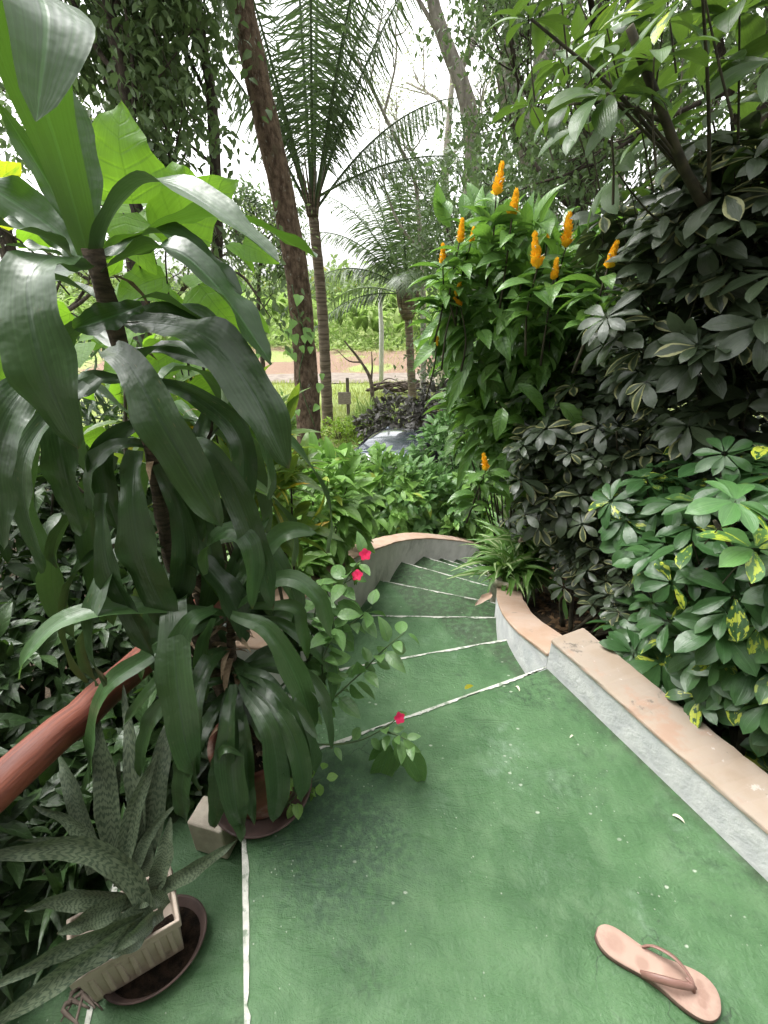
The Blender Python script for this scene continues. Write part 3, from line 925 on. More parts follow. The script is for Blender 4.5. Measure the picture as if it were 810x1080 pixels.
    for sx in (1, -1):
        path = [toep + [0, 0, .012], np.array([.035 * sx, .255, .042]) * [L, L, 1], np.array([.098 * sx, .12, .050]) * [L, L, 1], np.array([.122 * sx, -.03, .036]) * [L, L, 1], np.array([.108 * sx, -.10, .016]) * [L, L, 1]]
        V, f = strip(path, .0085); mb.add(V, f)
    st = mb.build('strap', M['strap'], sd)
    mb = MB(); mb.tube(tow([toep + [0, .004, -.004], toep + [0, .002, .010], toep + [0, -.004, .024], toep + [0, -.02, .034]]), [.0035, .0035, .004, .003], 8)
    mb.build('toe_post', M['strap'], st)

    # fallen petals
    tp = tpls('petal', 6, 2, .28, 2, (.3, .5), (1.2, 2.2))
    for px, py, a, s, lab in ((722, 868, 2.3, .042, 'curled white petal on the landing close to the low wall'), (548, 729, 1.9, .036, 'small pale petal on the landing near the first white step edge'), (601, 778, .6, .024, 'flat withered petal fleck on the landing below the end of the low wall')):
        mb = MB(); p = G(px, py, .003)
        scatter(mb, tp, [p], [[cos(a), sin(a), .0]], [[.1, .05, 1]], [s])
        o = mb.build('fallen_petal', M['petal_white'], origin=p)
        tag(o, lab, 'petal', 'petals fallen on the landing')
    tp = tpls('ovate', 6, 4, .5, 1, (.3, .5), (.8, 1.2))
    for px, py, a, s, lab in ((490, 727, .4, .045, 'small yellow green leaf lying on the first white step edge'),):
        mb = MB(); p = G(px, py, .008)
        scatter(mb, tp, [p], [[cos(a), sin(a), .1]], [[0, .05, 1]], [s], rnd=[.99])
        tag(mb.build('fallen_leaf', M['heart'], origin=p), lab, 'leaf')


# ------------------------------------------------------------------ car, sign, poles
def build_far_things():
    c0 = P(404, 478, 7.4)
    zg = float(terrain_h(np.array([c0[0]]), np.array([7.4]))[0])
    car = thing('parked_car', 'slate blue car behind the hedge below the stairs, mostly hidden', 'car', (c0[0] + .1, 7.7, zg))
    O = np.array([c0[0] + .1, 7.7, zg]); yaw = -.38

    def T(v):
        v = np.asarray(v, float) * .93
        x, y = v[:, 0], v[:, 1]
        return np.stack([O[0] + x * cos(yaw) - y * sin(yaw), O[1] + x * sin(yaw) + y * cos(yaw), O[2] + v[:, 2]], 1)

    def loft(secs, closed=True):
        n = len(secs[0]); V = np.vstack(secs)
        f = [(k * n + j, k * n + (j + 1) % n, (k + 1) * n + (j + 1) % n, (k + 1) * n + j) for k in range(len(secs) - 1) for j in range(n)]
        f += [tuple(range(n - 1, -1, -1)), tuple(range((len(secs) - 1) * n, len(secs) * n))]
        return V, f
    # lower body, nose at -Y
    secs = []
    for y, w, zb, zt in ((-2.05, .62, .32, .62), (-1.98, .78, .24, .74), (-1.6, .84, .20, .86), (-.95, .86, .20, .96), (0, .87, .2, .99), (1.0, .87, .2, 1.0), (1.7, .85, .22, .98), (1.98, .80, .28, .90), (2.05, .70, .36, .7)):
        secs.append(np.array([(-w * .9, y, zb), (-w, y, zb + .12), (-w, y, zt - .14), (-w * .93, y, zt - .03), (-w * .6, y, zt), (w * .6, y, zt), (w * .93, y, zt - .03), (w, y, zt - .14), (w, y, zb + .12), (w * .9, y, zb)]))
    V, f = loft(secs); mb = MB(); mb.add(T(V), f)
    mb.build('body', M['car_paint'], car)
    # roof with pillars
    secs = []
    for y, w, z in ((-.42, .55, 1.40), (-.3, .60, 1.45), (.2, .62, 1.485), (.9, .61, 1.47), (1.35, .58, 1.42), (1.45, .54, 1.38)):
        secs.append(np.array([(-w, y, z - .05), (-w, y, z - .02), (-w * .8, y, z + .015), (0, y, z + .03), (w * .8, y, z + .015), (w, y, z - .02), (w, y, z - .05)]))
    V, f = loft(secs); mb = MB(); mb.add(T(V), f)
    roof = mb.build('roof', M['car_paint'], car)
    for s in (-1, 1):
      for q, w in (([(s * .56, -.40, 1.40), (s * .68, -.75, 1.2), (s * .77, -1.1, .97)], .03), ([(s * .56, 1.42, 1.39), (s * .68, 1.65, 1.18), (s * .76, 1.85, .97)], .045), ([(s * .61, .35, 1.45), (s * .79, .4, .98)], .03)):
        mb = MB(); mb.tube(T(q), w, 6); mb.build('pillar', M['car_paint'], car)
    def pane(name, q, dome=0.03):
        q = np.array(q, float); n = 7
        uu, vv = np.meshgrid(np.linspace(0, 1, n), np.linspace(0, 1, n))
        V = (q[0] * ((1 - uu) * (1 - vv))[..., None] + q[1] * (uu * (1 - vv))[..., None] + q[2] * (uu * vv)[..., None] + q[3] * ((1 - uu) * vv)[..., None])
        nn = norm(np.cross(q[1] - q[0], q[3] - q[0]))
        V = V + nn * (dome * np.sin(pi * uu) * (0.5 + .5 * np.sin(pi * vv)))[..., None]
        a = np.arange(n * n).reshape(n, n)[:-1, :-1].ravel()
        mb = MB(); mb.add(T(V.reshape(-1, 3)), np.stack([a, a + 1, a + n + 1, a + n], 1))
        return mb.build(name, M['glass'], car)
    pane('windscreen', [(-.76, -1.1, .97), (.76, -1.1, .97), (.55, -.42, 1.41), (-.55, -.42, 1.41)], .06)
    pane('rear_window', [(.74, 1.83, .99), (-.74, 1.83, .99), (-.54, 1.44, 1.38), (.54, 1.44, 1.38)], .05)
    for s in (-1, 1):
        pane('side_window', [(s * .80, -1.0, .97), (s * .80, .35, .98), (s * .62, .30, 1.44), (s * .57, -.4, 1.40)], .0)
        pane('side_window', [(s * .80, .42, .98), (s * .78, 1.75, .98), (s * .57, 1.38, 1.39), (s * .62, .40, 1.44)], .0)
        for y in (-1.3, 1.3):
            ang = np.linspace(0, 2 * pi, 24, endpoint=False)
            w = thing('wheel', None, None, (0, 0, 0)); w.parent = car; w.location = (0, 0, 0); WPOS[w.name] = WPOS[car.name]
            prof = [(.19, -.09), (.28, -.10), (.315, -.07), (.315, .07), (.28, .10), (.19, .09)]
            def lat(pr, off):
                V = []
                for r, d in pr: V.append(np.c_[np.full(24, s * (.78 + off) + d), y + r * np.cos(ang), .315 + r * np.sin(ang)])
                k = len(pr)
                return T(np.vstack(V)), [(i * 24 + j, i * 24 + (j + 1) % 24, ((i + 1)) * 24 + (j + 1) % 24, ((i + 1)) * 24 + j) for i in range(k - 1) for j in range(24)]
            mb = MB(); mb.add(*lat(prof, 0)); mb.build('tyre', M['rubber'], w)
            mb = MB(); mb.add(*lat([(.195, -.05), (.19, .03), (.10, .07), (.03, .08), (.001, .085)] if s > 0 else [(.195, .05), (.19, -.03), (.10, -.07), (.03, -.08), (.001, -.085)], 0)); mb.build('rim', M['rim'], w)
        mb = MB(); V = rand_dirs(1); 
        mb.lathe([(.001, -.08), (.07, -.05), (.09, 0), (.07, .05), (.001, .08)], (0, 0, 0), 14)
        mb.V[-1] = T(mb.V[-1] * [1.25, .55, .8] + [s * .92, -.82, 1.0]); mb.build('wing_mirror', M['car_paint'], car)
        mb = MB(); mb.lathe([(.001, -.06), (.08, -.04), (.11, 0), (.08, .04), (.001, .06)], (0, 0, 0), 14)
        mb.V[-1] = T(mb.V[-1] * [1.3, .6, 1.2] + [s * .62, -1.95, .66]); mb.build('headlight', M['lamp'], car)
        mb = MB(); mb.lathe([(.001, -.08), (.07, -.05), (.09, 0), (.07, .05), (.001, .08)], (0, 0, 0), 14)
        mb.V[-1] = T(mb.V[-1] * [1.1, .5, 1.5] + [s * .70, 1.97, .78]); mb.build('tail_light', M['redlamp'], car)
    for s in (-1, 1):
        mb = MB(); mb.tube(T([(s * .54, -.25, 1.47), (s * .55, .5, 1.52), (s * .53, 1.2, 1.47)]), .014, 6)
        mb.build('roof_rail', M['rubber'], roof)

    # sign on a post
    y = 15.2; b = P(367, 440, y); z = float(terrain_h(np.array([b[0]]), np.array([y]))[0])
    sg = thing('sign_post', 'small square grey brown board on a short dark post beyond the car', 'sign', (b[0], y, z))
    mb = MB(); mb.box((b[0] + .02, y, z + .62), (.11, .09, 1.30), .2, .9)
    bevel(mb.build('post', M['post'], sg, smooth=False), .008)
    mb = MB(); q = P(364, 420, y - .08); mb.box((q[0] - .02, y - .085, q[2]), (.42, .035, .40), .06)
    bevel(mb.build('board', M['signwood'], sg, smooth=False), .006)
    # white pole
    y = 21.4; b = P(402, 397, y); z = float(terrain_h(np.array([b[0]]), np.array([y]))[0])
    mb = MB(); mb.tube([[b[0], y, z - .2], [b[0] + .02, y, z + 2.2], [b[0] - .03, y, z + 3.2], [b[0] - .03, y, z + 3.9]], [.105, .10, .085, .075], 12, jitter=.02)
    tag(mb.build('white_pole', M['pole'], origin=(b[0], y, z)), 'slim whitewashed pole standing by the dirt road, left of the small coconut palm', 'pole')
    y = 20.2; b = P(463, 392, y); z = float(terrain_h(np.array([b[0]]), np.array([y]))[0])
    mb = MB(); mb.box((b[0], y, z + .5), (.26, .26, 1.1), .2, .92)
    tag(bevel(mb.build('gate_post', M['block'], smooth=False, origin=(b[0], y, z)), .02), 'squat pale concrete post by the road, right of the small coconut palm', 'post')
    # pile of dead branches
    c = P(418, 404, 19.2); z = float(terrain_h(np.array([c[0]]), np.array([19.2]))[0])
    mb = MB()
    for i in range(26):
        x0 = c[0] + rng.uniform(-1.3, .6); y0 = 19.2 + rng.uniform(-.5, .5); a = rng.normal(0, .35); l = rng.uniform(.8, 2.2)
        p = np.array([[x0, y0, z + .05 + rng.uniform(0, .32)], [x0 + l * .5 * cos(a), y0 + l * .5 * sin(a), z + .12 + rng.uniform(0, .35)], [x0 + l * cos(a), y0 + l * sin(a), z + .06 + rng.uniform(0, .4)]])
        mb.tube(smooth_path(p, 7), np.linspace(rng.uniform(.03, .08), .015, 7), 6, jitter=.1)
    tag(mb.build('branch_pile', M['deadwood'], origin=(c[0], 19.2, z)), 'low heap of dark cut branches lying by the roadside below the white pole', 'branch pile')
    # leaning bare sapling
    b = P(393, 428, 16.5); z = float(terrain_h(np.array([b[0]]), np.array([16.5]))[0])
    mb = MB(); b[2] = z
    mb.tube(smooth_path([b, b + [-.05, 0, .9], b + [-.35, .1, 1.5], b + [-.95, .1, 2.25]], 14), np.linspace(.085, .025, 14), 8, jitter=.12)
    mb.tube(smooth_path([b + [-.05, 0, .9], b + [.0, .1, 1.4], b + [-.02, .1, 1.9]], 8), np.linspace(.05, .015, 8), 6, jitter=.1)
    mb.tube(smooth_path([b + [-.4, .1, 1.55], b + [-.8, .0, 1.6], b + [-1.2, .0, 1.95]], 8), np.linspace(.035, .01, 8), 6, jitter=.1)
    tag(mb.build('bare_sapling', M['deadwood'], origin=b), 'leafless crooked sapling leaning left in the grass between the sign and the small palm', 'sapling')
# ------------------------------------------------------------------ the potted dracaena and its neighbours
def build_dracaena():
    base = np.array([-.385, .915, 0.0])
    d = thing('potted_dracaena', 'tall dark dracaena with long strap leaves in a terracotta pot left of the landing', 'potted plant', base)
    mb = MB(); mb.lathe([(.001, .012), (.09, .012), (.095, .02), (.112, .22), (.125, .22), (.13, .262), (.114, .262), (.107, .22), (.001, .215)], base, 36)
    mb.build('pot', M['terracotta'], d)
    mb = MB(); mb.lathe([(.001, .003), (.125, .003), (.152, .030), (.156, .035), (.148, .035), (.125, .011), (.001, .011)], base, 36)
    mb.build('saucer', M['saucer_red'], d)
    mb = MB(); mb.lathe([(.001, .25), (.06, .246), (.112, .235)], base, 24)
    tp = tpls('ovate', 3, 2, .5, 3)
    p = base + np.c_[rng.uniform(-.075, .075, 70), rng.uniform(-.075, .075, 70), rng.uniform(.24, .262, 70)]
    mb.build('soil', M['potting'], d)
    mb = MB(); scatter(mb, tp, p, rand_dirs(70) * [1, 1, .2], np.tile([0, 0, 1.0], (70, 1)) + rng.normal(0, .5, (70, 3)), rng.uniform(.02, .06, 70), rnd=rng.uniform(0, .3, 70))
    dry = mb
    # canes
    top1 = P(97, 262, .95)
    canes = [
        [base + [-.02, 0, .24], P(190, 620, 1.05), P(160, 470, 1.02), P(128, 370, .98), top1],
        [base + [.03, -.03, .24], P(247, 700, 1.0), P(243, 650, 1.0)],
        [base + [.0, .05, .24], P(215, 640, 1.12), P(205, 520, 1.14), P(222, 425, 1.12)],
    ]
    for i, c in enumerate(canes):
        mb = MB(); p = smooth_path(c, 30)
        r = np.interp(np.linspace(0, 1, 30), [0, 1], [(.026, .015)[i == 1], (.017, .011)[i == 1]]) * (1 + .10 * np.sin(np.linspace(0, 70, 30)))
        mb.tube(p, r, 10, jitter=.08)
        # old leaf scars and dry sheaths hang on the cane
        tp2 = tpls('blade', 4, 1, .14, 3, droop=(1.4, 2.4))
        k = rng.integers(6, 29, 22)
        mb.build('cane', M['cane'], d)
        a = rng.uniform(0, 2 * pi, 22)
        scatter(dry, tp2, p[k], np.c_[np.cos(a), np.sin(a), rng.uniform(-.4, .4, 22)], np.tile([0, 0, 1.0], (22, 1)), rng.uniform(.05, .16, 22))

    tag(dry.build('dead_leaf_litter', M['dry'], d), kind='stuff')

    def crown(nm, leaves, mat):
        mb = MB()
        for lf in leaves:
            pts, w = lf[0], lf[1]
            kw = lf[2] if len(lf) > 2 else {}
            spine_leaf(mb, [P(*q) for q in pts], w * .74, **kw)
        mb.build(nm, mat, d)
    # --- top rosette
    V3 = lambda *a: np.array(a, float)
    crown('leaf_crown', [
        ([(93, 270, .95), (62, 160, .92), (28, 50, .84), (30, -12, .75), (48, 20, .66), (38, 128, .60)], .135, dict(hint=V3(.1, .25, 1.0), fold=.12, wave=.02)),
        ([(97, 268, 1.0), (88, 185, 1.03), (72, 92, 1.06)], .085, dict(fold=.3, wave=.02)),
        ([(88, 268, .97), (52, 195, .97), (-2, 108, .95)], .05, dict(twist=1.2)),
        ([(105, 272, 1.0), (180, 236, 1.03), (255, 232, 1.05), (334, 272, 1.06)], .10, dict(hint=V3(.1, .1, 1))),
        ([(104, 285, .96), (172, 262, .94), (226, 300, .92), (287, 384, .90)], .115, dict(hint=V3(.5, -.2, .8))),
        ([(150, 322, .92), (118, 334, .90), (78, 347, .88)], .07, dict(hint=V3(0, -.9, .3))),
        ([(90, 278, 1.0), (52, 238, 1.02), (-30, 185, 1.0)], .11, dict(hint=V3(.2, -.7, .6))),
    ], M['dracaena'])
    crown('leaf_crown', [
        ([(100, 268, .95), (128, 212, .93), (168, 192, .90), (232, 226, .86), (294, 276, .84)], .115, dict(hint=V3(.15, -.25, 1), wave=.04)),
        ([(90, 285, .93), (62, 270, .85), (30, 296, .77), (44, 385, .72), (82, 474, .73)], .135, dict(hint=V3(.0, -.75, .65), fold=.1, wave=.08)),
        ([(88, 280, .92), (45, 250, .86), (-25, 232, .82)], .085, dict(hint=V3(0, -.2, 1))),
        ([(92, 285, .95), (60, 268, .93), (5, 258, .9)], .06, dict(hint=V3(0, -.2, 1))),
        ([(108, 275, .97), (160, 246, 1.0), (205, 262, 1.0), (255, 310, 1.0)], .085, dict(hint=V3(.3, -.3, .9))),
        ([(95, 280, 1.02), (30, 300, 1.12), (-20, 380, 1.15)], .09, {}),
    ], M['dracaena_old'])
    # --- leaves down the tall cane
    crown('leaf_crown', [
        ([(132, 338, .97), (210, 352, .90), (264, 410, .86), (304, 494, .85)], .125, dict(hint=V3(.35, -.7, .6), fold=.15)),
        ([(112, 368, .95), (136, 384, .88), (176, 455, .82), (234, 556, .82)], .115, dict(hint=V3(.0, -.85, .5), fold=.18, wave=.08)),
        ([(104, 398, .93), (62, 436, .86), (70, 500, .84), (88, 563, .85)], .10, dict(hint=V3(-.1, -.9, .4))),
        ([(92, 405, .90), (36, 462, .82), (24, 520, .81), (46, 604, .82)], .085, dict(hint=V3(-.2, -.9, .4), wave=.07)),
        ([(70, 372, .84), (12, 428, .72), (-8, 500, .69), (4, 580, .68)], .11, dict(hint=V3(.2, -.9, .4))),
        ([(142, 475, .98), (140, 535, .93), (154, 600, .91), (186, 668, .91)], .125, dict(hint=V3(0, -1, .25), fold=.12)),
        ([(108, 520, .94), (112, 590, .90), (134, 640, .89), (163, 694, .88)], .085, dict(hint=V3(-.1, -1, .3))),
        ([(180, 468, 1.04), (224, 478, 1.0), (262, 555, .98), (288, 642, .98)], .095, dict(hint=V3(.3, -.9, .4))),
        ([(150, 400, 1.06), (210, 420, 1.1), (255, 470, 1.1), (250, 560, 1.1)], .09, {}),
        ([(140, 350, 1.02), (165, 330, 1.06), (215, 340, 1.12), (262, 400, 1.14)], .08, {}),
        ([(135, 370, 1.0), (180, 372, 1.02), (235, 392, 1.05), (262, 440, 1.06)], .055, {}),
        ([(160, 470, 1.02), (120, 470, .98), (95, 500, .98), (100, 545, .98)], .06, {}),
        ([(165, 490, 1.0), (190, 540, 1.0), (195, 600, 1.0), (180, 650, 1.0)], .09, {}),
        ([(155, 440, 1.02), (110, 470, 1.0), (112, 520, 1.0), (125, 560, 1.0)], .075, {}),
        ([(130, 400, 1.02), (95, 400, 1.0), (48, 420, 1.0), (20, 470, 1.0)], .07, {}),
        ([(205, 520, 1.12), (240, 540, 1.1), (262, 590, 1.1), (250, 650, 1.1)], .09, {}),
        ([(168, 500, 1.06), (215, 560, 1.06), (225, 610, 1.05), (210, 660, 1.05)], .085, {}),
        ([(220, 430, 1.12), (205, 480, 1.05), (200, 520, 1.02), (215, 570, 1.02)], .08, {}),
        ([(120, 480, 1.1), (95, 540, 1.1), (105, 610, 1.1), (120, 660, 1.1)], .10, {}),
    ], M['dracaena_old'])
    # --- more leaves springing from the canes all the way round
    mb = MB()
    for ci, t0, t1, n in ((0, .30, .97, 26), (2, .45, 1.0, 16), (1, .35, .85, 9)):
        p = smooth_path(canes[ci], 60)
        for k in range(n):
            q = p[int(59 * (t0 + (t1 - t0) * k / n))]
            a = k * 2.4 + rng.uniform(-.4, .4)
            L = rng.uniform(.42, .62)
            o = np.array([cos(a), sin(a), 0])
            if o[1] < -.3:
                if q[2] > .85: continue
                L *= .72
            if o[0] > .4: L *= .74
            if ci == 1: L = rng.uniform(.30, .42)
            e = rng.uniform(.15, .55)
            pts = [q, q + o * L * .26 + [0, 0, L * .20 * e * 2], q + o * L * .55 + [0, 0, -L * .05], q + o * L * .70 + [0, 0, -L * .42], q + o * L * .68 + [0, 0, -L * .74]]
            spine_leaf(mb, pts, rng.uniform(.055, .085), hint=o * .5 + np.array([0, 0, .9]), twist=rng.uniform(-.6, .6), fold=rng.uniform(.1, .35), nl=18)
    mb.build('leaf_crown', M['dracaena_old'], d)
    # --- young rosette above the soil
    crown('leaf_crown', [
        ([(238, 648, .98), (150, 640, .90), (72, 652, .84), (30, 690, .80), (20, 716, .79)], .078, dict(hint=V3(-.1, -.35, 1), wave=.05)),
        ([(232, 652, .97), (156, 694, .88), (106, 738, .84), (94, 832, .83)], .080, dict(hint=V3(-.2, -.5, .9), wave=.06)),
        ([(226, 642, .95), (200, 656, .88), (184, 700, .86), (180, 756, .87)], .088, dict(hint=V3(0, -.9, .5))),
        ([(244, 648, .95), (284, 666, .91), (314, 718, .89), (331, 776, .90)], .092, dict(hint=V3(.25, -.7, .7))),
        ([(238, 642, 1.0), (216, 592, 1.0), (236, 562, .98), (264, 574, .96), (266, 642, .95)], .080, dict(hint=V3(.1, -.3, 1))),
        ([(240, 630, 1.03), (275, 585, 1.06), (305, 560, 1.08), (334, 562, 1.10)], .078, dict(hint=V3(.1, -.6, .8))),
        ([(246, 642, 1.0), (298, 610, 1.02), (334, 630, 1.0), (350, 674, 1.0)], .070, dict(hint=V3(.2, -.5, .9))),
        ([(225, 652, .93), (212, 688, .92), (217, 738, .92)], .055, {}),
        ([(236, 655, .99), (175, 668, .95), (152, 690, .93), (150, 718, .93)], .05, {}),
        ([(250, 640, 1.02), (308, 640, 1.02), (318, 660, 1.0), (324, 694, 1.0)], .05, {}),
        ([(240, 640, 1.05), (250, 590, 1.08), (285, 545, 1.12)], .06, {}),
        ([(246, 650, 1.04), (300, 660, 1.06), (345, 700, 1.06), (352, 745, 1.05)], .06, {}),
    ], M['dracaena_young'])
    # --- old leaves hanging over the pot
    crown('leaf_crown', [
        ([(238, 732, .93), (208, 780, .80), (192, 826, .765), (196, 866, .755)], .080, dict(hint=V3(-.1, -.9, .5))),
        ([(246, 738, .92), (247, 808, .79), (246, 846, .765), (256, 886, .745)], .080, dict(hint=V3(0, -.9, .5))),
        ([(250, 738, .93), (280, 766, .83), (300, 794, .79), (307, 820, .77)], .080, dict(hint=V3(.2, -.8, .6))),
        ([(246, 725, .96), (302, 740, .86), (336, 780, .82)], .055, {}),
        ([(230, 800, .80), (222, 815, .77), (236, 790, .76), (258, 798, .76)], .03, {}),
        ([(240, 715, .95), (178, 738, .84), (152, 780, .80), (148, 820, .79)], .06, {}),
        ([(250, 712, .95), (290, 732, .86), (316, 786, .80), (312, 836, .77)], .065, dict(hint=V3(.3, -.8, .5))),
        ([(240, 705, .97), (205, 700, .92), (165, 720, .88), (130, 765, .85)], .05, {}),
        ([(250, 705, .98), (300, 700, .94), (340, 735, .90), (350, 790, .86)], .05, {}),
        ([(246, 708, .95), (278, 716, .90), (302, 752, .85), (304, 792, .82)], .06, {}),
        ([(244, 700, 1.0), (326, 715, .96), (348, 760, .92)], .045, {}),
        ([(252, 722, .90), (284, 768, .79), (293, 830, .755), (288, 868, .745)], .085, dict(hint=V3(.2, -.9, .4))),
        ([(256, 716, .92), (300, 760, .81), (318, 812, .77), (318, 846, .76)], .075, dict(hint=V3(.3, -.8, .5))),
        ([(246, 722, .90), (240, 770, .79), (232, 830, .755), (226, 872, .745)], .08, dict(hint=V3(0, -.9, .4))),
        ([(246, 730, .92), (258, 770, .81), (262, 830, .765), (268, 870, .75)], .05, {}),
    ], M['dracaena_old'])
    return d


def build_snake_plant():
    c = np.array([-.64, .62, -.17])
    d = thing('potted_snake_plant', 'banded snake plants spilling out of a small beige trough at the lower left corner', 'potted plant', c)
    rot = atan2(*(G(190, 971, .03) - G(72, 1040, .03))[[1, 0]])
    # trough, its near long side between the two seen corners
    e = G(190, 971, .015) - G(72, 1040, .015)
    ex = norm(e); ey = np.array([-ex[1], ex[0], 0])
    mid = (G(190, 971, .015) + G(72, 1040, .015)) / 2
    cc = mid + ey * .062
    L, W = np.linalg.norm(e), .125
    mb = MB()
    def ring(l, w, z): return [cc + ex * sx * l / 2 + ey * sy * w / 2 + [0, 0, z + .002 + sy * W * .13] for sx, sy in ((-1, -1), (1, -1), (1, 1), (-1, 1))]
    R = [ring(L * .86, W * .78, -.145), ring(L * .92, W * .90, -.012), ring(L, W, -.012), ring(L, W, .018), ring(L * .92, W * .88, .018), ring(L * .86, W * .82, -.02)]
    V = np.vstack([np.array(r) for r in R])
    f = [(k * 4 + j, k * 4 + (j + 1) % 4, (k + 1) * 4 + (j + 1) % 4, (k + 1) * 4 + j) for k in range(5) for j in range(4)] + [(3, 2, 1, 0), (20, 21, 22, 23)]
    mb.add(V, f)
    for k in range(7):                              # moulded ribs along the near side
        t = (k - 3) / 3.6
        mb.box(cc + ex * t * L * .43 - ey * (W * .415) + [0, 0, -.085], (.012, .012, .10), atan2(ex[1], ex[0]))
    bevel(mb.build('trough', M['beige_plastic'], d, smooth=False), .006, 3)
    mb = MB(); mb.lathe([(.001, .004), (.11, .004), (.132, .036), (.134, .041), (.127, .041), (.108, .010), (.001, .010)], (cc[0] + .036, cc[1] + .012, -.17), 40, 1.0, .80, rot)
    mb.build('saucer', M['saucer_red'], d)
    mb = MB(); mb.lathe([(.118, .016), (.09, .020), (.001, .018)], (cc[0] + .036, cc[1] + .012, -.17), 30, .98, .79, rot)
    mb.build('spilled_soil', M['potting'], d)
    mb = MB(); V = [cc + ex * sx * L * .44 + ey * sy * W * .42 + [0, 0, -.025] for sx, sy in ((-1, -1), (1, -1), (1, 1), (-1, 1))]
    mb.add(np.array(V), [(0, 1, 2, 3)]); mb.build('soil', M['potting'], d)
    b = lambda px, py, z=-.03: tuple(G(px, py, z))
    top = [
        ([(150, 960, .04, 'z'), (120, 985, .06, 'z'), (84, 1012, .05, 'z'), (50, 1030, .03, 'z')], .045),
        ([(162, 962, .04, 'z'), (140, 990, .05, 'z'), (116, 1010, .045, 'z')], .036),
        ([(150, 950, .04, 'z'), (110, 962, .08, 'z'), (60, 985, .08, 'z')], .045),
        # spines as (px, py, depth Y) or (px, py, height z, 'z'); width
        ([(158, 962, .03, 'z'), (128, 912, .16, 'z'), (72, 893, .24, 'z'), (-30, 906, .26, 'z')], .046),
        ([(160, 958, .03, 'z'), (118, 915, .14, 'z'), (66, 889, .20, 'z'), (20, 886, .22, 'z')], .028),
        ([(158, 968, .03, 'z'), (110, 1000, .09, 'z'), (50, 1040, .11, 'z'), (-40, 1104, .10, 'z')], .036),
        ([(152, 966, .03, 'z'), (100, 988, .10, 'z'), (50, 1010, .13, 'z'), (-25, 1050, .14, 'z')], .030),
        ([(148, 955, .03, 'z'), (100, 948, .08, 'z'), (60, 950, .10, 'z'), (26, 960, .10, 'z')], .040),
        ([(122, 925, .00, 'z'), (113, 832, .20, 'z'), (98, 742, .36, 'z')], .048),
        ([(146, 925, .00, 'z'), (143, 830, .22, 'z'), (130, 722, .40, 'z')], .036),
        ([(148, 930, .00, 'z'), (164, 835, .20, 'z'), (180, 750, .34, 'z')], .052),
        ([(126, 935, .02, 'z'), (142, 855, .20, 'z'), (166, 794, .32, 'z')], .034),
        ([(132, 940, .02, 'z'), (158, 880, .14, 'z'), (186, 848, .20, 'z')], .022),
        ([(158, 945, .02, 'z'), (205, 916, .08, 'z'), (250, 886, .12, 'z')], .030),
        ([(124, 915, .02, 'z'), (119, 860, .12, 'z'), (126, 800, .24, 'z')], .030),
        ([(154, 935, .02, 'z'), (156, 905, .08, 'z'), (157, 884, .11, 'z')], .028),
        ([(100, 920, .0, 'z'), (82, 850, .16, 'z'), (60, 790, .26, 'z')], .038),
        ([(168, 962, .02, 'z'), (150, 978, .06, 'z'), (118, 1006, .07, 'z')], .028),
        ([(140, 940, .02, 'z'), (80, 872, .20, 'z'), (35, 850, .26, 'z')], .032),
        ([(160, 945, .02, 'z'), (172, 908, .10, 'z'), (180, 862, .18, 'z')], .034),
        ([(172, 962, .02, 'z'), (140, 985, .05, 'z'), (96, 1012, .06, 'z')], .028),
        ([(176, 955, .02, 'z'), (160, 945, .06, 'z'), (128, 962, .06, 'z')], .028),
    ]
    for pts, w in top:
        mb = MB()
        spine_leaf(mb, [G(*q[:3]) if len(q) == 4 else P(*q) for q in pts], w * 1.42, 'blade', hint=np.array([.15, -.85, .5]), fold=.3, wave=.05, twist=rng.uniform(-.3, .3), nw=6)
        mb.build('leaf', M['snake'], d)
    # small dead roots and a fallen bulb by the saucer
    mb = MB()
    for k in range(9):
        p0 = G(96 + rng.uniform(-20, 20), 1046 + rng.uniform(-8, 10), -.155)
        mb.tube(smooth_path([p0, p0 + rng.normal(0, .02, 3) * [1, 1, .3], p0 + rng.normal(0, .04, 3) * [1, 1, .2]], 7), np.linspace(.007, .002, 7), 6, jitter=.2)
    tag(mb.build('dead_roots', M['deadwood'], origin=G(96, 1046, -.17)), 'little tangle of dark dry roots on the side step just below the beige trough', 'roots')
    # potted neighbours behind: a second leafy clump in the shade under the rail
    return d


def leafy(root, mat, tp, pts, out, size, k=1, spread=.5, droop=.35, upmix=.6, rnd=None, name='foliage'):
    """k leaves round every point"""
    n = len(pts)
    mb = MB()
    pts = np.repeat(pts, k, 0); out = np.repeat(out, k, 0)
    dirs = norm(out + rng.normal(0, spread, pts.shape) + np.array([0, 0, -droop]))
    ups = norm(out * (1 - upmix) + np.array([0, 0, upmix]) + rng.normal(0, .25, pts.shape))
    pos = pts + rng.normal(0, size * .18, pts.shape)
    scatter(mb, tp, pos, dirs, ups, size * rng.uniform(.6, 1.15, len(pts)), rnd)
    return mb.build(name, mat, root)


def twigs(root, base, pts, mat, n=20, r=.008, name='stem', rbase=.016, mb=None):
    """arching stems from the base into the foliage"""
    mb = MB() if mb is None else mb
    idx = rng.choice(len(pts), min(n, len(pts)), replace=False)
    for i in idx:
        b = np.asarray(base) + rng.normal(0, .05, 3) * [1, 1, 0]
        m = (b + pts[i]) / 2 + rng.normal(0, .05, 3) + np.array([0, 0, .08])
        mb.tube(smooth_path([b, m, pts[i]], 9), np.linspace(rbase, r * .5, 9), 6)
    return mb.build(name, mat, root)


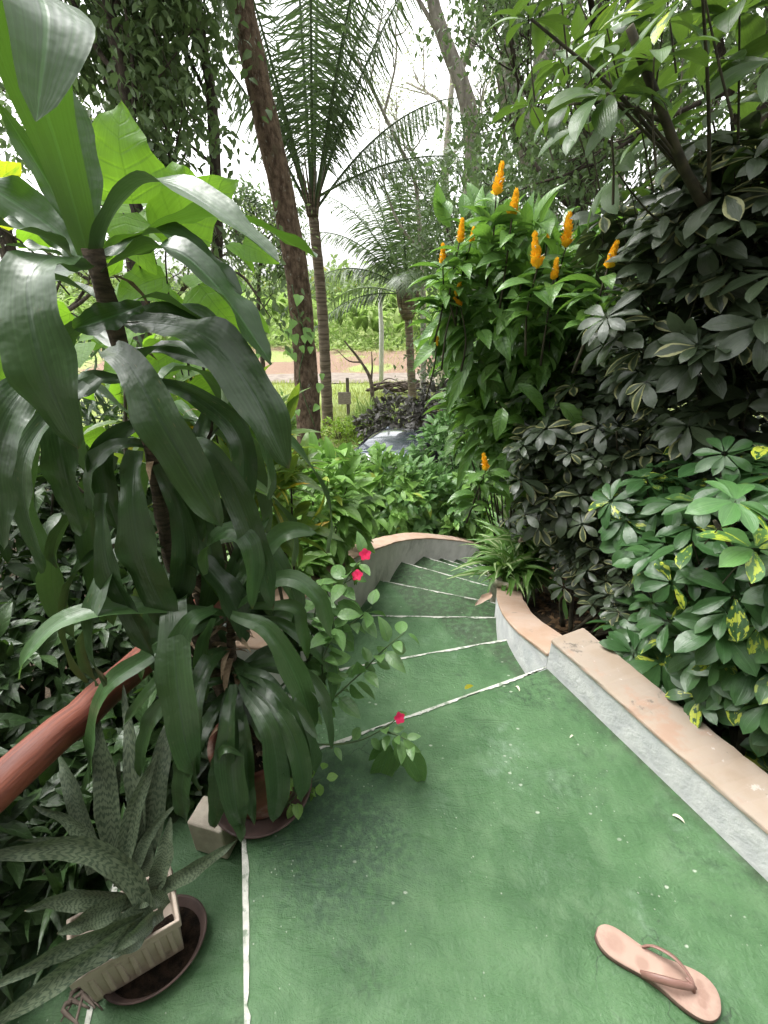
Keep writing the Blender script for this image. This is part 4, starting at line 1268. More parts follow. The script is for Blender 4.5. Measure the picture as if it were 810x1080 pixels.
def shrub(name, label, cat, base, ells, kind, n, size, mat, stem='stem_dark', group=None, k=5, tp=None, shell=.72, zmin=-.75, ns=18, droop=.35, upmix=.55, spread=.55, rbase=.014):
    base = np.asarray(base, float)
    d = thing(name, label, cat, base, group)
    vol = np.array([np.prod(e[1]) ** (2 / 3) for e in ells]); vol = vol / vol.sum()
    P_, O_ = [], []
    for (c, r), w in zip(ells, vol):
        p, o = ell_points(c, r, int(n * w), shell, zmin)
        P_.append(p); O_.append(o)
    pts, out = np.vstack(P_), np.vstack(O_)
    st = MB()
    if kind == 'palmate':
        palmate(d, M[mat], pts, out, size, tp, st)
    else:
        leafy(d, M[mat], tp, pts, out, size, k, spread, droop, upmix)
    twigs(d, base, pts, M[stem], ns, rbase=rbase, mb=st)
    return d


def palmate(root, mat, pts, out, size, tp=None, st=None, name='foliage', nmin=6, nmax=9, petiole=.9, tilt=.35, stemmat='stem_green'):
    """umbrella-plant leaves: leaflets radiating from the tip of a petiole"""
    if tp is None: tp = tpls('obov', 5, 2, .40, 8, fold=(.05, .3), droop=(.35, 1.0), twist=.25)
    mb = MB()
    own = st is None
    if own: st = MB()
    pos, dirs, ups, sc, rn = [], [], [], [], []
    for p, o in zip(pts, out):
        ax = norm(o * .5 + np.array([0, 0, .85]) + norm(CAMPOS - p) * .04 + rng.normal(0, .28, 3))
        x = norm(np.cross(ax, [.3, .5, .81])); y = np.cross(ax, x)
        n = rng.integers(nmin, nmax + 1)
        a0 = rng.uniform(0, 6.3)
        s = size * rng.uniform(.65, 1.15)
        r0 = rng.random()
        gap = rng.uniform(.86, 1.0) * 2 * pi
        for j in range(n):
            a = a0 + gap * j / n + rng.normal(0, .10)
            rd = x * cos(a) + y * sin(a)
            dd = norm(rd + ax * rng.normal(-.05, tilt * .4) + np.array([0, 0, -.12]))
            pos.append(p + dd * s * .10); dirs.append(dd); ups.append(ax + rng.normal(0, .18, 3))
            sc.append(s * rng.uniform(.72, 1.08)); rn.append(np.clip(r0 + rng.normal(0, .12), 0, .999) if rng.random() < .8 else rng.random())
        q = p - ax * s * petiole - o * s * .4 + np.array([0, 0, -.15 * s])
        st.tube(smooth_path([q, (p + q) / 2 + rng.normal(0, .03, 3) * s, p], 4), np.array([.0028, .0022, .002, .0016]) * (s / .13), 4, cap=False)
    scatter(mb, tp, np.array(pos), np.array(dirs), np.array(ups), np.array(sc), np.array(rn))
    o = mb.build(name, mat, root)
    if own: st.build('leaf_stalk', M[stemmat], root)
    return o


def flower_bits(root, p, axis, s):
    tp = tpls('petal', 4, 2, .85, 2, (.05, .2), (.2, .6))
    x = norm(np.cross(axis, [.2, .3, .9])); y = np.cross(axis, x)
    mb = MB()
    a = np.arange(5) * 2 * pi / 5
    d = np.outer(np.cos(a), x) + np.outer(np.sin(a), y) + axis * .25
    scatter(mb, tp, np.tile(p, (5, 1)), d, np.tile(axis, (5, 1)), s)
    mb.lathe([(.001, 0), (.002, .002), (.001, .004)], p + axis * .002, 6)
    return mb.build('flower', M['petal_pink'], root)


def build_flower_sprig():
    b = np.array([-.42, .98, .27])
    d = thing('pink_flowered_plant', 'straggling small leaved plant with three bright pink flowers leaning over the steps', 'plant', b)
    st = MB(); lv = MB()
    tp = tpls('ovate', 6, 4, .50, 6, fold=(.1, .35), droop=(.3, .9), twist=.3)
    stems = [
        [b, P(330, 690, 1.12), P(350, 640, 1.2), P(372, 600, 1.25), P(384, 588, 1.26)],
        [b, P(335, 745, 1.05), P(375, 715, 1.12), P(405, 685, 1.16), P(428, 666, 1.18)],
        [b + [.02, -.02, -.05], P(335, 785, .98), P(375, 782, 1.0), P(402, 770, 1.02), P(420, 757, 1.03)],
        [P(402, 770, 1.02), P(418, 775, .99), P(432, 782, .97)],
        [b, P(318, 720, 1.08), P(330, 660, 1.15), P(338, 610, 1.2)],
        [P(345, 735, 1.07), P(340, 700, 1.05), P(350, 672, 1.1), P(352, 650, 1.1)],
        [P(372, 602, 1.25), P(362, 615, 1.24), P(377, 607, 1.22)],
        [P(330, 690, 1.12), P(352, 668, 1.2), P(375, 655, 1.22), P(392, 640, 1.22)],
    ]
    for i, s in enumerate(stems):
        p = smooth_path(s, 26)
        st.tube(p, np.linspace(.0045 if i != 6 else .002, .0018, 26), 6)
        n = (20, 24, 5, 9, 22, 18, 1, 15)[i]
        t0 = (.45, .35, .55, .3, .4, .2, .5, .3)[i]
        ks = (np.linspace(t0, 1, n) * 25).astype(int)
        tan = norm(np.gradient(p, axis=0))[ks]
        a = np.arange(n) * 2.4
        side = norm(np.cross(tan, np.array([0, .3, 1.0])))
        oth = np.cross(side, tan)
        dd = norm(side * np.cos(a)[:, None] + oth * np.sin(a)[:, None] * .7 + tan * .45 + [0, -.1, -.45])
        sz = rng.uniform(.055, .10, n) * (.7 if i in (2, 3) else 1)
        # short petiole
        scatter(lv, tp, p[ks] + dd * .01, dd, np.tile([0, -.25, 1.0], (n, 1)) + rng.normal(0, .3, (n, 3)), sz)
    # hanging tip leaves
    for px, py, qx, qy, Y in ((412, 785, 393, 836, 1.0), (420, 788, 412, 818, .99), (430, 785, 447, 830, .97), (405, 778, 388, 806, 1.02), (425, 780, 445, 795, .96), (418, 782, 428, 812, .98)):
        p0, p1 = P(px, py, Y), P(qx, qy, Y - .02)
        L = np.linalg.norm(p1 - p0)
        scatter(lv, tp, [p0], [p1 - p0], [[.1, -.9, .4]], [L], width=.72)
    st.build('stem', M['stem_green'], d)
    lv.build('foliage', M['hedge_blue'], d)
    flower_bits(d, P(385, 585, 1.25), norm([.1, -.75, .6]), .021)
    flower_bits(d, P(377, 607, 1.21), norm([-.2, -.6, .7]), .020)
    flower_bits(d, P(421, 757, 1.03), norm([.3, -.7, .6]), .020)
    # small round-leaved weed beside the saucer
    b = G(298, 880, 0.0) + [0, .06, .03]
    w = thing('small_weed', 'little round leaved weed growing at the rim of the terracotta pot saucer', 'plant', b)
    st, lv = MB(), MB()
    for px, py in ((318, 868), (322, 825), (300, 830), (330, 836), (308, 850), (290, 845), (315, 812), (338, 822)):
        q = P(px, py, .86 + rng.uniform(-.03, .05))
        st.tube(smooth_path([b, (b + q) / 2 + [0, 0, .03], q], 6), .0015, 5)
        n = 3
        scatter(lv, tpls('ovate', 5, 2, .72, 4), np.tile(q, (n, 1)) + rng.normal(0, .012, (n, 3)), rand_dirs(n) * [1, 1, .4] + [0, -.2, -.4], np.tile([0, -.4, .9], (n, 1)), rng.uniform(.028, .048, n))
    st.build('stem', M['stem_green'], w); lv.build('foliage', M['hedge'], w)


def build_heart_plant():
    b = np.array([-.75, 1.75, -.7])
    d = thing('heart_leaf_shrub', 'shrub with big thin lime green heart shaped leaves behind the dracaena', 'shrub', b)
    mb, st = MB(), MB()
    hand = [((140, 215, 1.45), (128, 108, 1.50), .215), ((175, 258, 1.42), (252, 190, 1.5), .17), ((150, 222, 1.5), (225, 275, 1.5), .16), ((130, 225, 1.4), (165, 290, 1.38), .12),
            ((-10, 235, 1.3), (22, 172, 1.3), .13), ((10, 345, 1.2), (-12, 405, 1.2), .15), ((175, 292, 1.5), (120, 320, 1.48), .12), ((210, 300, 1.5), (258, 355, 1.5), .15),
            ((195, 345, 1.5), (262, 395, 1.52), .15), ((185, 370, 1.55), (140, 415, 1.5), .13), ((230, 410, 1.5), (180, 440, 1.5), .13), ((75, 330, 1.45), (30, 370, 1.4), .12),
            ((120, 290, 1.5), (95, 240, 1.52), .10), ((245, 395, 1.55), (290, 440, 1.55), .12), ((60, 240, 1.5), (20, 262, 1.45), .10), ((205, 215, 1.6), (182, 170, 1.6), .12)]
    for p, q, w in hand:
        p, q = P(*p), P(*q)
        m = (p + q) / 2 + np.array([rng.normal(0, .01), -.02, .012])
        spine_leaf(mb, [p, m, q], w, 'heart', hint=norm(CAMPOS - m) + rng.normal(0, .25, 3) + [0, 0, .1], fold=.12, wave=.03, nl=14, nw=8)
        j = np.array([p[0] * .6 + b[0] * .4, p[1] + .1, p[2] - .16])
        st.tube(smooth_path([j, (j + p) / 2 + [0, 0, .03], p], 8), .0025, 5)
    tp = [leaf_tpl('heart', 6, 4, rng.uniform(.7, .9), .15, rng.uniform(.2, .9), .01) for _ in range(5)]
    pts = np.array([P(rng.uniform(-10, 280), rng.uniform(330, 480), rng.uniform(1.55, 2.1)) for _ in range(80)] + [P(rng.uniform(90, 260), rng.uniform(200, 350), rng.uniform(1.6, 2.0)) for _ in range(24)])
    n = len(pts)
    scatter(mb, tp, pts, rand_dirs(n) * [1, .8, .4] + [0, -.4, -.5], np.tile([0, -.5, .8], (n, 1)) + rng.normal(0, .3, (n, 3)), rng.uniform(.08, .16, n))
    mb.build('foliage', M['heart'], d)
    for k in range(7):
        q = pts[k * 9]
        st.tube(smooth_path([b + rng.normal(0, .05, 3), (b + q) / 2 + rng.normal(0, .08, 3), q], 12), np.linspace(.014, .004, 12), 6)
    st.build('stem', M['stem_dark'], d)


def build_left_shrubs():
    # croton / striped cordyline behind
    b = np.array([-.55, 1.9, -.9])
    c = thing('yellow_veined_croton', 'bushy croton with yellow and orange marked leaves behind the dracaena', 'shrub', b)
    tp = tpls('lance', 6, 2, .24, 6, fold=(.15, .4), droop=(.3, 1.0))
    pts = np.vstack([ell_points(P(258, 505, 1.75), (.2, .25, .25), 45)[0], ell_points(P(215, 450, 1.85), (.22, .25, .22), 50)[0], ell_points(P(290, 530, 1.85), (.14, .18, .18), 22)[0]])
    out = norm(pts - (pts.mean(0) - [0, 0, .3]))
    leafy(c, M['croton'], tp, pts, out, .2, 4, .5, .1, .6)
    twigs(c, b, pts, M['stem_dark'], 16)
    # dark understorey to the left
    tpo = tpls('lance', 5, 2, .34, 6, fold=(.1, .4), droop=(.3, 1.1))
    tpn = tpls('lance', 5, 2, .13, 6, fold=(.2, .5), droop=(.4, 1.6))
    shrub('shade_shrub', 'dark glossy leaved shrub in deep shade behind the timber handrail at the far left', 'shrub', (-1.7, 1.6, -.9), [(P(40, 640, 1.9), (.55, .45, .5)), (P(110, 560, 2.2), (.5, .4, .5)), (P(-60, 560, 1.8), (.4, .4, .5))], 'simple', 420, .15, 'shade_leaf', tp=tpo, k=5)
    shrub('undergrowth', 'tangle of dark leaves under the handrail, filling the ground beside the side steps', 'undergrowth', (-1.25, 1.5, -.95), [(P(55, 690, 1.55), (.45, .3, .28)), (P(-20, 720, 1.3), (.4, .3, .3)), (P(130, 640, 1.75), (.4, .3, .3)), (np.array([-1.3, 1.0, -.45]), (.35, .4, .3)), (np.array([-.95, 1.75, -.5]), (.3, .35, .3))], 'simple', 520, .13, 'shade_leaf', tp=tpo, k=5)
    shrub('shading_shrub', 'tall dark shrub mostly out of view at the left, added to shade the lower left corner', 'shrub', (-1.5, .55, -.9), [(np.array([-1.45, .75, -.1]), (.45, .5, .6)), (np.array([-1.7, .2, .3]), (.5, .5, .8)), (np.array([-1.9, 1.0, .2]), (.5, .5, .6))], 'simple', 620, .15, 'shade_leaf', tp=tpo, k=5)  # added to block light from the lower left corner
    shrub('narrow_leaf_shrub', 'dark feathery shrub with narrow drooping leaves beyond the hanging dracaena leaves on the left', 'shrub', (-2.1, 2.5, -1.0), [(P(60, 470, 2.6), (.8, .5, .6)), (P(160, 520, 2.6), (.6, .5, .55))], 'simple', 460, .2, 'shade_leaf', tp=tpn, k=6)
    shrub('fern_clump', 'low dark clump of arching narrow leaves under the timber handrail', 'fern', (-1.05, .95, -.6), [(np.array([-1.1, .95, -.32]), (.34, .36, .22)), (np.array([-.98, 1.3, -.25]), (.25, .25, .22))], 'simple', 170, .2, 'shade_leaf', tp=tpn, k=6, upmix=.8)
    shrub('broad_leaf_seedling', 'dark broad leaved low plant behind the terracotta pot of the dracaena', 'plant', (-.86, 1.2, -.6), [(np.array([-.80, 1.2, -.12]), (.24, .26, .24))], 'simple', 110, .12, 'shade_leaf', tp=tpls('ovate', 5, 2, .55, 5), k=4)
    # shrubs outside the parapet on the left, lit green
    shrub('parapet_shrub', 'light green broad leaved shrub pressing over the outer wall, right beside the dracaena', 'shrub', (-.75, 2.5, -1.2), [(P(335, 540, 2.5), (.30, .35, .32)), (P(300, 590, 2.2), (.28, .3, .25))], 'simple', 210, .15, 'hedge', tp=tpls('ovate', 6, 4, .5, 6), k=4, upmix=.75)


def build_hedge():
    tp = tpls('ovate', 6, 2, .52, 8, fold=(.1, .4), droop=(.3, 1.1))
    tq = tpls('lance', 6, 2, .42, 8, fold=(.1, .4), droop=(.4, 1.2))
    gz = lambda x, y: float(terrain_h(np.array([x]), np.array([y]))[0])
    spec = [
        ('leafy green bush right behind the outer wall, left of its middle, below the car', (392, 520, 5.0), (.70, .55, .66), 'hedge', tp, .17, 300),
        ('dense green bush close behind the crest of the curved outer wall', (442, 530, 5.1), (.72, .55, .62), 'hedge_blue', tq, .17, 280),
        ('bright mid green bush standing left of the car, behind the outer wall', (330, 520, 5.4), (.75, .6, .62), 'hedge', tp, .17, 320),
        ('tall green shrub right of the car, rising towards the golden flowered shrub', (490, 480, 6.0), (.72, .6, .85), 'hedge_blue', tq, .16, 420),
        ('round green shrub under the golden flowers, at the right end of the outer wall', (500, 540, 5.0), (.55, .5, .55), 'hedge', tp, .16, 280),
        ('low leafy shrub close in front of the car, directly under its windscreen', (418, 500, 6.2), (.6, .4, .40), 'hedge', tp, .15, 220),
        ('low light green shrub in front of the car bonnet between two darker bushes', (372, 500, 6.0), (.55, .4, .36), 'hedge', tp, .15, 180),
        ('tall green shrub at the back right of the hedge, against the dull purple bushes', (520, 455, 6.6), (.7, .6, .9), 'hedge_blue', tq, .16, 360),
    ]
    for lab, c, r, m, t, s, n in spec:
        c = P(*c)
        shrub('hedge_shrub', lab, 'shrub', (c[0], c[1], gz(c[0], c[1])), [(c - [0, 0, .1], r), (c - [0, .05, r[2] * .9], (r[0] * .95, r[1], r[2] * .6))], 'simple', n, s, m, tp=t, k=5, group='broad leaved shrubs of the hedge below the stairs', upmix=.7, zmin=-.6)


def spike(root, p, axis, L, w):
    axis = norm(axis)
    x = norm(np.cross(axis, [.2, .9, .3])); y = np.cross(axis, x)
    tp = [leaf_tpl('ovate', 4, 2, .62, .5, -.25) for _ in range(2)]
    mb = MB()
    pos, dirs, ups, sc = [], [], [], []
    rows = 9
    for k in range(rows):
        t = k / (rows - 1)
        for q in range(4):
            a = q * pi / 2 + (k % 2) * pi / 4 + .25
            rd = x * cos(a) + y * sin(a)
            pos.append(p + axis * L * t * .84 + rd * w * .10)
            dirs.append(norm(axis * 1.0 + rd * (.85 * (1 - t) + .15) + rng.normal(0, .10, 3)))
            ups.append(rd * -1)
            sc.append(L * .32 * (1 - .42 * t) * rng.uniform(.85, 1.15))
    scatter(mb, tp, pos, dirs, np.array(ups), np.array(sc), width=1.0 * w / (L * .155))
    mb.tube([p, p + axis * L * .95], [w * .22, w * .06], 7)
    o = mb.build('flower_spike', M['bract'], root)
    if L > .08:                                     # small white tubular flowers between the bracts
        for k in range(3):
            a = rng.uniform(0, 6.3); t = rng.uniform(.15, .6)
            rd = x * cos(a) + y * sin(a) - np.array([0, .5, 0])
            q = p + axis * L * t + norm(rd) * w * .25
            e = q + norm(rd + axis * .5) * L * .20
            mb = MB(); mb.tube([q, (q + e) / 2 + axis * .002, e], [.0015, .002, .0028], 5)
            mb.build('white_flower', M['petal_white'], o)
    return o


def build_shrimp():
    b = np.array([1.15, 3.35, -1.1])
    d = thing('golden_flowered_shrub', 'tall leafy shrub with upright golden orange flower spikes to the right of the stairs', 'flowering shrub', b)
    tp = tpls('lance', 8, 4, .43, 8, fold=(.15, .45), droop=(.4, 1.2), twist=.25)
    E = [(P(560, 308, 2.6), (.46, .36, .34)), (P(530, 350, 2.85), (.40, .40, .42)), (P(600, 350, 2.7), (.45, .4, .45)), (P(555, 430, 2.75), (.36, .40, .42)), (P(515, 425, 2.9), (.20, .3, .35)), (P(560, 470, 2.7), (.22, .25, .28))]
    P_, O_ = [], []
    for (c, r), n in zip(E, (140, 125, 135, 110, 45, 50)):
        p, o = ell_points(c, r, n, .65, -.9); P_.append(p); O_.append(o)
    pts, out = np.vstack(P_), np.vstack(O_)
    leafy(d, M['shrimp'], tp, pts, out, .19, 4, .7, .12, .6)
    # large drooping leaves on the left face, seen clearly
    mb = MB()
    for p, q, w, Y in (((478, 268), (500, 245), .05, 2.6), ((530, 430), (523, 465), .075, 2.25), ((590, 425), (612, 462), .085, 2.2), ((560, 300), (620, 310), .085, 2.3), ((600, 300), (655, 318), .07, 2.3), ((500, 370), (470, 440), .07, 2.5), ((545, 405), (575, 440), .07, 2.3),
                       ((520, 200), (512, 250), .07, 2.5), ((528, 220), (545, 262), .07, 2.5), ((560, 330), (520, 372), .07, 2.4), ((585, 290), (565, 305), .06, 2.5), ((540, 232), (575, 250), .06, 2.6), ((500, 280), (470, 300), .06, 2.6), ((505, 450), (480, 520), .07, 2.6), ((540, 470), (535, 545), .075, 2.5)):
        a, e = P(*p, Y), P(*q, Y - .05)
        spine_leaf(mb, [a, (a + e) / 2 + [0, -.02, .03], e], w * 1.0, 'lance', fold=.3, wave=.03, nl=12, nw=6)
    mb.build('foliage', M['shrimp'], d)
    S = [(523, 206, 2.30, .135, (0.08, 0, 1)), (540, 229, 2.25, .125, (.05, 0, 1)), (485, 256, 2.35, .115, (.0, 0, 1)), (497, 256, 2.4, .075, (.1, 0, 1)), (467, 278, 2.4, .095, (-.1, 0, 1)),
         (597, 261, 2.2, .13, (.12, 0, 1)), (567, 283, 2.1, .135, (0, 0, 1)), (584, 295, 2.1, .10, (.03, 0, 1)), (641, 283, 1.72, .10, (.1, 0, 1)), (577, 257, 2.4, .055, (0, 0, 1)),
         (481, 312, 2.4, .085, (.3, -.3, .9)), (487, 322, 2.4, .06, (-.6, -.2, .4)), (461, 354, 2.5, .06, (.1, 0, -1)), (513, 496, 2.2, .11, (-.12, 0, 1))]
    st = MB(); lf2 = MB()
    for px, py, Y, L, ax in S:
        p = P(px, py, Y)
        spike(d, p, np.array(ax, float) + rng.normal(0, .10, 3) * [1, 1, 0], L * rng.uniform(.80, 1.0), L * .27)
        e = p + np.array([rng.normal(0, .03), .08, -.35])
        st.tube(smooth_path([e, (e + p) / 2 + rng.normal(0, .015, 3), p + norm(ax) * .01], 8), np.linspace(.006, .003, 8), 6)
        if L > .09:
            k = 18
            tt = rng.uniform(.03, .62, k)[:, None]
            q = p * (1 - tt) + e * tt
            aa = rng.uniform(0, 6.3, k)
            dd = np.c_[np.cos(aa), np.sin(aa), rng.uniform(-.5, .3, k)]
            scatter(lf2, tp, q, dd, np.tile([0, 0, 1.0], (k, 1)) + rng.normal(0, .2, (k, 3)), rng.uniform(.10, .19, k))
    twigs(d, b, pts, M['stem_dark'], 30, .006, rbase=.010, mb=st)
    lf2.build('top_foliage', M['shrimp'], d)


def build_scheffleras():
    tpS = tpls('obov', 6, 4, .42, 8, fold=(.05, .3), droop=(.3, .95), twist=.25)
    z = lambda x, y: float(terrain_h(np.array([x]), np.array([y]))[0])
    def sch(label, base, ells, n, size, mat, **kw):
        return shrub('umbrella_shrub', label, 'shrub', (base[0], base[1], z(*base)), ells, 'palmate', n, size, mat, tp=tpS, group='umbrella shrubs along the right of the stairs', **kw)
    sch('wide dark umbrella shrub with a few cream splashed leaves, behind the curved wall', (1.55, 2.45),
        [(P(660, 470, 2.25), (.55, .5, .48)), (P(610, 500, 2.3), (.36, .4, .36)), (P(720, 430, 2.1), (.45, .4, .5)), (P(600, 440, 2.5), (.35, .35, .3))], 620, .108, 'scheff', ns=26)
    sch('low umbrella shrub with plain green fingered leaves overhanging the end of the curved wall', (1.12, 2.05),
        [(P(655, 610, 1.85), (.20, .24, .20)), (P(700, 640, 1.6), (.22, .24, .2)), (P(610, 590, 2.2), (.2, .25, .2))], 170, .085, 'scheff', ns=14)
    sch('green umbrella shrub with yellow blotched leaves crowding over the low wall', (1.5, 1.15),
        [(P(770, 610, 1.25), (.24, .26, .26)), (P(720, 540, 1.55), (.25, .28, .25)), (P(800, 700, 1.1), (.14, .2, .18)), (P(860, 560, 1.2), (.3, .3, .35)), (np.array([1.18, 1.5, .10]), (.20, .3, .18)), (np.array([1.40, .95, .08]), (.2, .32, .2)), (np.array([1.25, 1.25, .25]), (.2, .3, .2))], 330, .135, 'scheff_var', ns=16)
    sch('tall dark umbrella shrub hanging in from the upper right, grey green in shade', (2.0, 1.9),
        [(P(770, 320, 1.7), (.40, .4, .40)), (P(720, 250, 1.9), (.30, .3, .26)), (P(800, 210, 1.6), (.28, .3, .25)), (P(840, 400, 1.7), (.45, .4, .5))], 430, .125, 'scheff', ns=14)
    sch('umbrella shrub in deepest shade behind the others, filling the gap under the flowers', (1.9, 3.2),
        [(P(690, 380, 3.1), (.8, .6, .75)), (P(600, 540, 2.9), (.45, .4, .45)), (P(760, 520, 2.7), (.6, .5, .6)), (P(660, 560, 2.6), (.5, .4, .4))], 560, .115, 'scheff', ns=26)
    # near yellow and green leaf whorls, lit look painted in by a brighter leaf colour
    b = (1.25, 1.05)
    d = thing('bright_umbrella_sprig', 'brightest yellow and green umbrella leaf sprig, above the low wall', 'plant', (b[0], b[1], z(*b)))
    C = [(P(796, 578, .98), norm([-.2, -.85, .45]), .15), (P(776, 528, 1.02), norm([-.1, -.55, .85]), .13), (P(735, 664, 1.3), norm([-.1, -.6, .8]), .085), (P(755, 706, 1.25), norm([0, -.55, .85]), .075),
         (P(800, 660, 1.05), norm([-.3, -.7, .5]), .13), (P(700, 600, 1.5), norm([-.1, -.5, .85]), .11)]
    mb = MB()
    for c, a, s in C:
        palmate(d, M['scheff_lit_tone'], np.array([c]), np.array([a]), s, tpS, mb, name='leaf_whorl', nmin=8, nmax=9)
    for c, a, s in C:
        mb.tube(smooth_path([np.array([b[0], b[1], z(*b)]), (np.array([b[0] + .1, b[1] + .1, .2]) + c) / 2, c - a * .1], 12), np.linspace(.012, .005, 12), 6)
    mb.build('stem', M['stem_dark'], d)
    # thick overhanging branch, top right
    b = np.array([1.9, 1.9, z(1.9, 1.9)])
    d = thing('umbrella_tree', 'umbrella tree with a thick dark branch slanting in from the top right', 'tree', b)
    mb = MB()
    path = smooth_path([b, P(860, 400, 1.75), P(800, 300, 1.62), P(735, 205, 1.5), P(695, 110, 1.42), P(664, 28, 1.38)], 40)
    mb.tube(path, np.interp(np.linspace(0, 1, 40), [0, .35, .55, 1], [.05, .026, .019, .009]), 12, jitter=.08)
    for a, e in ((30, P(640, 98, 1.4)), (28, P(672, 112, 1.4)), (34, P(560, 20, 1.5)), (26, P(820, 60, 1.4)), (22, P(800, 160, 1.45)), (32, P(740, -20, 1.3)), (36, P(600, 110, 1.6))):
        mb.tube(smooth_path([path[a], (path[a] + e) / 2 + [0, 0, .02], e], 10), np.linspace(.006, .003, 10), 6)
    big = tpls('obov', 8, 4, .36, 8, fold=(.1, .35), droop=(.4, 1.1), twist=.25)
    pts = np.array([P(*q) for q in ((640, 98, 1.4), (672, 112, 1.45), (560, 20, 1.5), (820, 60, 1.4), (800, 160, 1.5), (740, -20, 1.35), (600, 110, 1.6), (700, 20, 1.5), (780, 10, 1.5), (650, 180, 1.6), (740, 90, 1.6), (690, 60, 1.3), (640, 30, 1.6), (620, 60, 1.5), (770, 110, 1.6), (590, -20, 1.5), (700, -30, 1.6), (830, -10, 1.5), (665, 200, 1.8), (730, 170, 1.8), (620, 130, 1.9), (700, 130, 2.0), (760, 60, 1.9), (810, 100, 1.9), (590, 60, 2.0), (660, -10, 1.9), (560, 110, 2.2), (640, 70, 2.2), (720, 60, 2.2), (780, 170, 2.1), (610, 0, 2.3), (830, 40, 2.2), (690, 240, 2.2), (750, 10, 2.4))])
    out = norm(pts - path[24] + [0, 0, .1])
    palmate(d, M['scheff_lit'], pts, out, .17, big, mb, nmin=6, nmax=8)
    mb.build('branch', M['stem_dark'], d)


def build_strap_plant():
    c = P(524, 612, 2.62)
    d = thing('potted_strap_plant', 'small pot of arching striped strap leaves standing where the curved wall ends', 'potted plant', (c[0] + .06, c[1] + .05, -.62))
    b = np.array([c[0] + .09, c[1] + .06, -.62])
    mb = MB(); mb.lathe([(.001, .01), (.09, .01), (.10, .03), (.125, .24), (.14, .24), (.143, .285), (.125, .285), (.115, .24), (.001, .235)], b, 28)
    mb.build('pot', M['block'], d)
    top = b + [0, 0, .26]
    tp = tpls('blade', 8, 2, .10, 8, fold=(.2, .5), droop=(1.2, 2.4))
    n = 95
    a = rng.uniform(0, 2 * pi, n); el = rng.uniform(.15, 1.2, n)
    dirs = np.c_[np.cos(a) * np.cos(el), np.sin(a) * np.cos(el), np.sin(el)]
    mb = MB(); scatter(mb, tp, top + rng.normal(0, .025, (n, 3)) * [1, 1, .3], dirs, np.tile([0, 0, 1.0], (n, 1)) + rng.normal(0, .2, (n, 3)), rng.uniform(.20, .40, n))
    mb.build('foliage', M['spider'], d)
    # tuft behind it
    b2 = P(560, 590, 2.9); b2[2] = float(terrain_h(np.array([b2[0]]), np.array([b2[1]]))[0])
    e = thing('strap_leaf_clump', 'clump of arching strap leaves with a pale orange flower behind the small pot', 'plant', b2)
    n = 150
    a = rng.uniform(0, 2 * pi, n); el = rng.uniform(.25, 1.3, n)
    dirs = np.c_[np.cos(a) * np.cos(el), np.sin(a) * np.cos(el), np.sin(el)]
    mb = MB(); scatter(mb, tp, b2 + [0, 0, .12] + rng.normal(0, .05, (n, 3)), dirs, np.tile([0, 0, 1.0], (n, 1)) + rng.normal(0, .2, (n, 3)), rng.uniform(.4, .75, n))
    mb.build('foliage', M['spider'], e)
    f = P(549, 568, 2.75)
    mb = MB(); mb.tube(smooth_path([b2, (b2 + f) / 2 + [0, 0, .1], f], 8), .004, 5); mb.build('stem', M['stem_green'], e)
    mb = MB(); tpp = tpls('petal', 4, 2, .6, 2); k = 9
    scatter(mb, tpp, np.tile(f, (k, 1)), rand_dirs(k) + [0, -.3, .4], rand_dirs(k), .05)
    mb.build('flower', M['coping'], e)
    # fallen dry leaf hanging on the wall end
    p = P(505, 632, 2.45)
    mb = MB(); spine_leaf(mb, [p + [.09, .02, .03], p + [.03, -.02, .02], p + [-.03, -.03, -.03]], .05, 'ovate', fold=.4, wave=.1)
    tag(mb.build('dry_leaf', M['coping_red'], origin=p), 'curled orange brown dead leaf caught at the tip of the curved wall', 'leaf')
# ------------------------------------------------------------------ trees
def gz(x, y): return float(terrain_h(np.array([x]), np.array([y]))[0])


def bough(mb, p, d, L, r, depth, tips, bend=.25, up=.12, kids=(2, 4)):
    n = 9
    pts = [np.asarray(p, float)]
    d = norm(d)
    for i in range(n - 1):
        d = norm(d + rng.normal(0, bend * .35, 3) + np.array([0, 0, up * .3]))
        pts.append(pts[-1] + d * L / (n - 1))
    pts = np.array(pts)
    mb.tube(pts, np.linspace(r, r * .5, n), 7 if r > .03 else 5, jitter=.06, cap=False)
    if depth == 0:
        for i in (3, 5, 7, 8): tips.append((pts[i], d))
        return
    for _ in range(rng.integers(*kids) + 1):
        k = rng.integers(3, n)
        dd = norm(d + rng.normal(0, .62, 3))
        bough(mb, pts[k], dd, L * rng.uniform(.5, .75), r * .5, depth - 1, tips, bend, up, kids)
    for i in (6, 8): tips.append((pts[i], d))


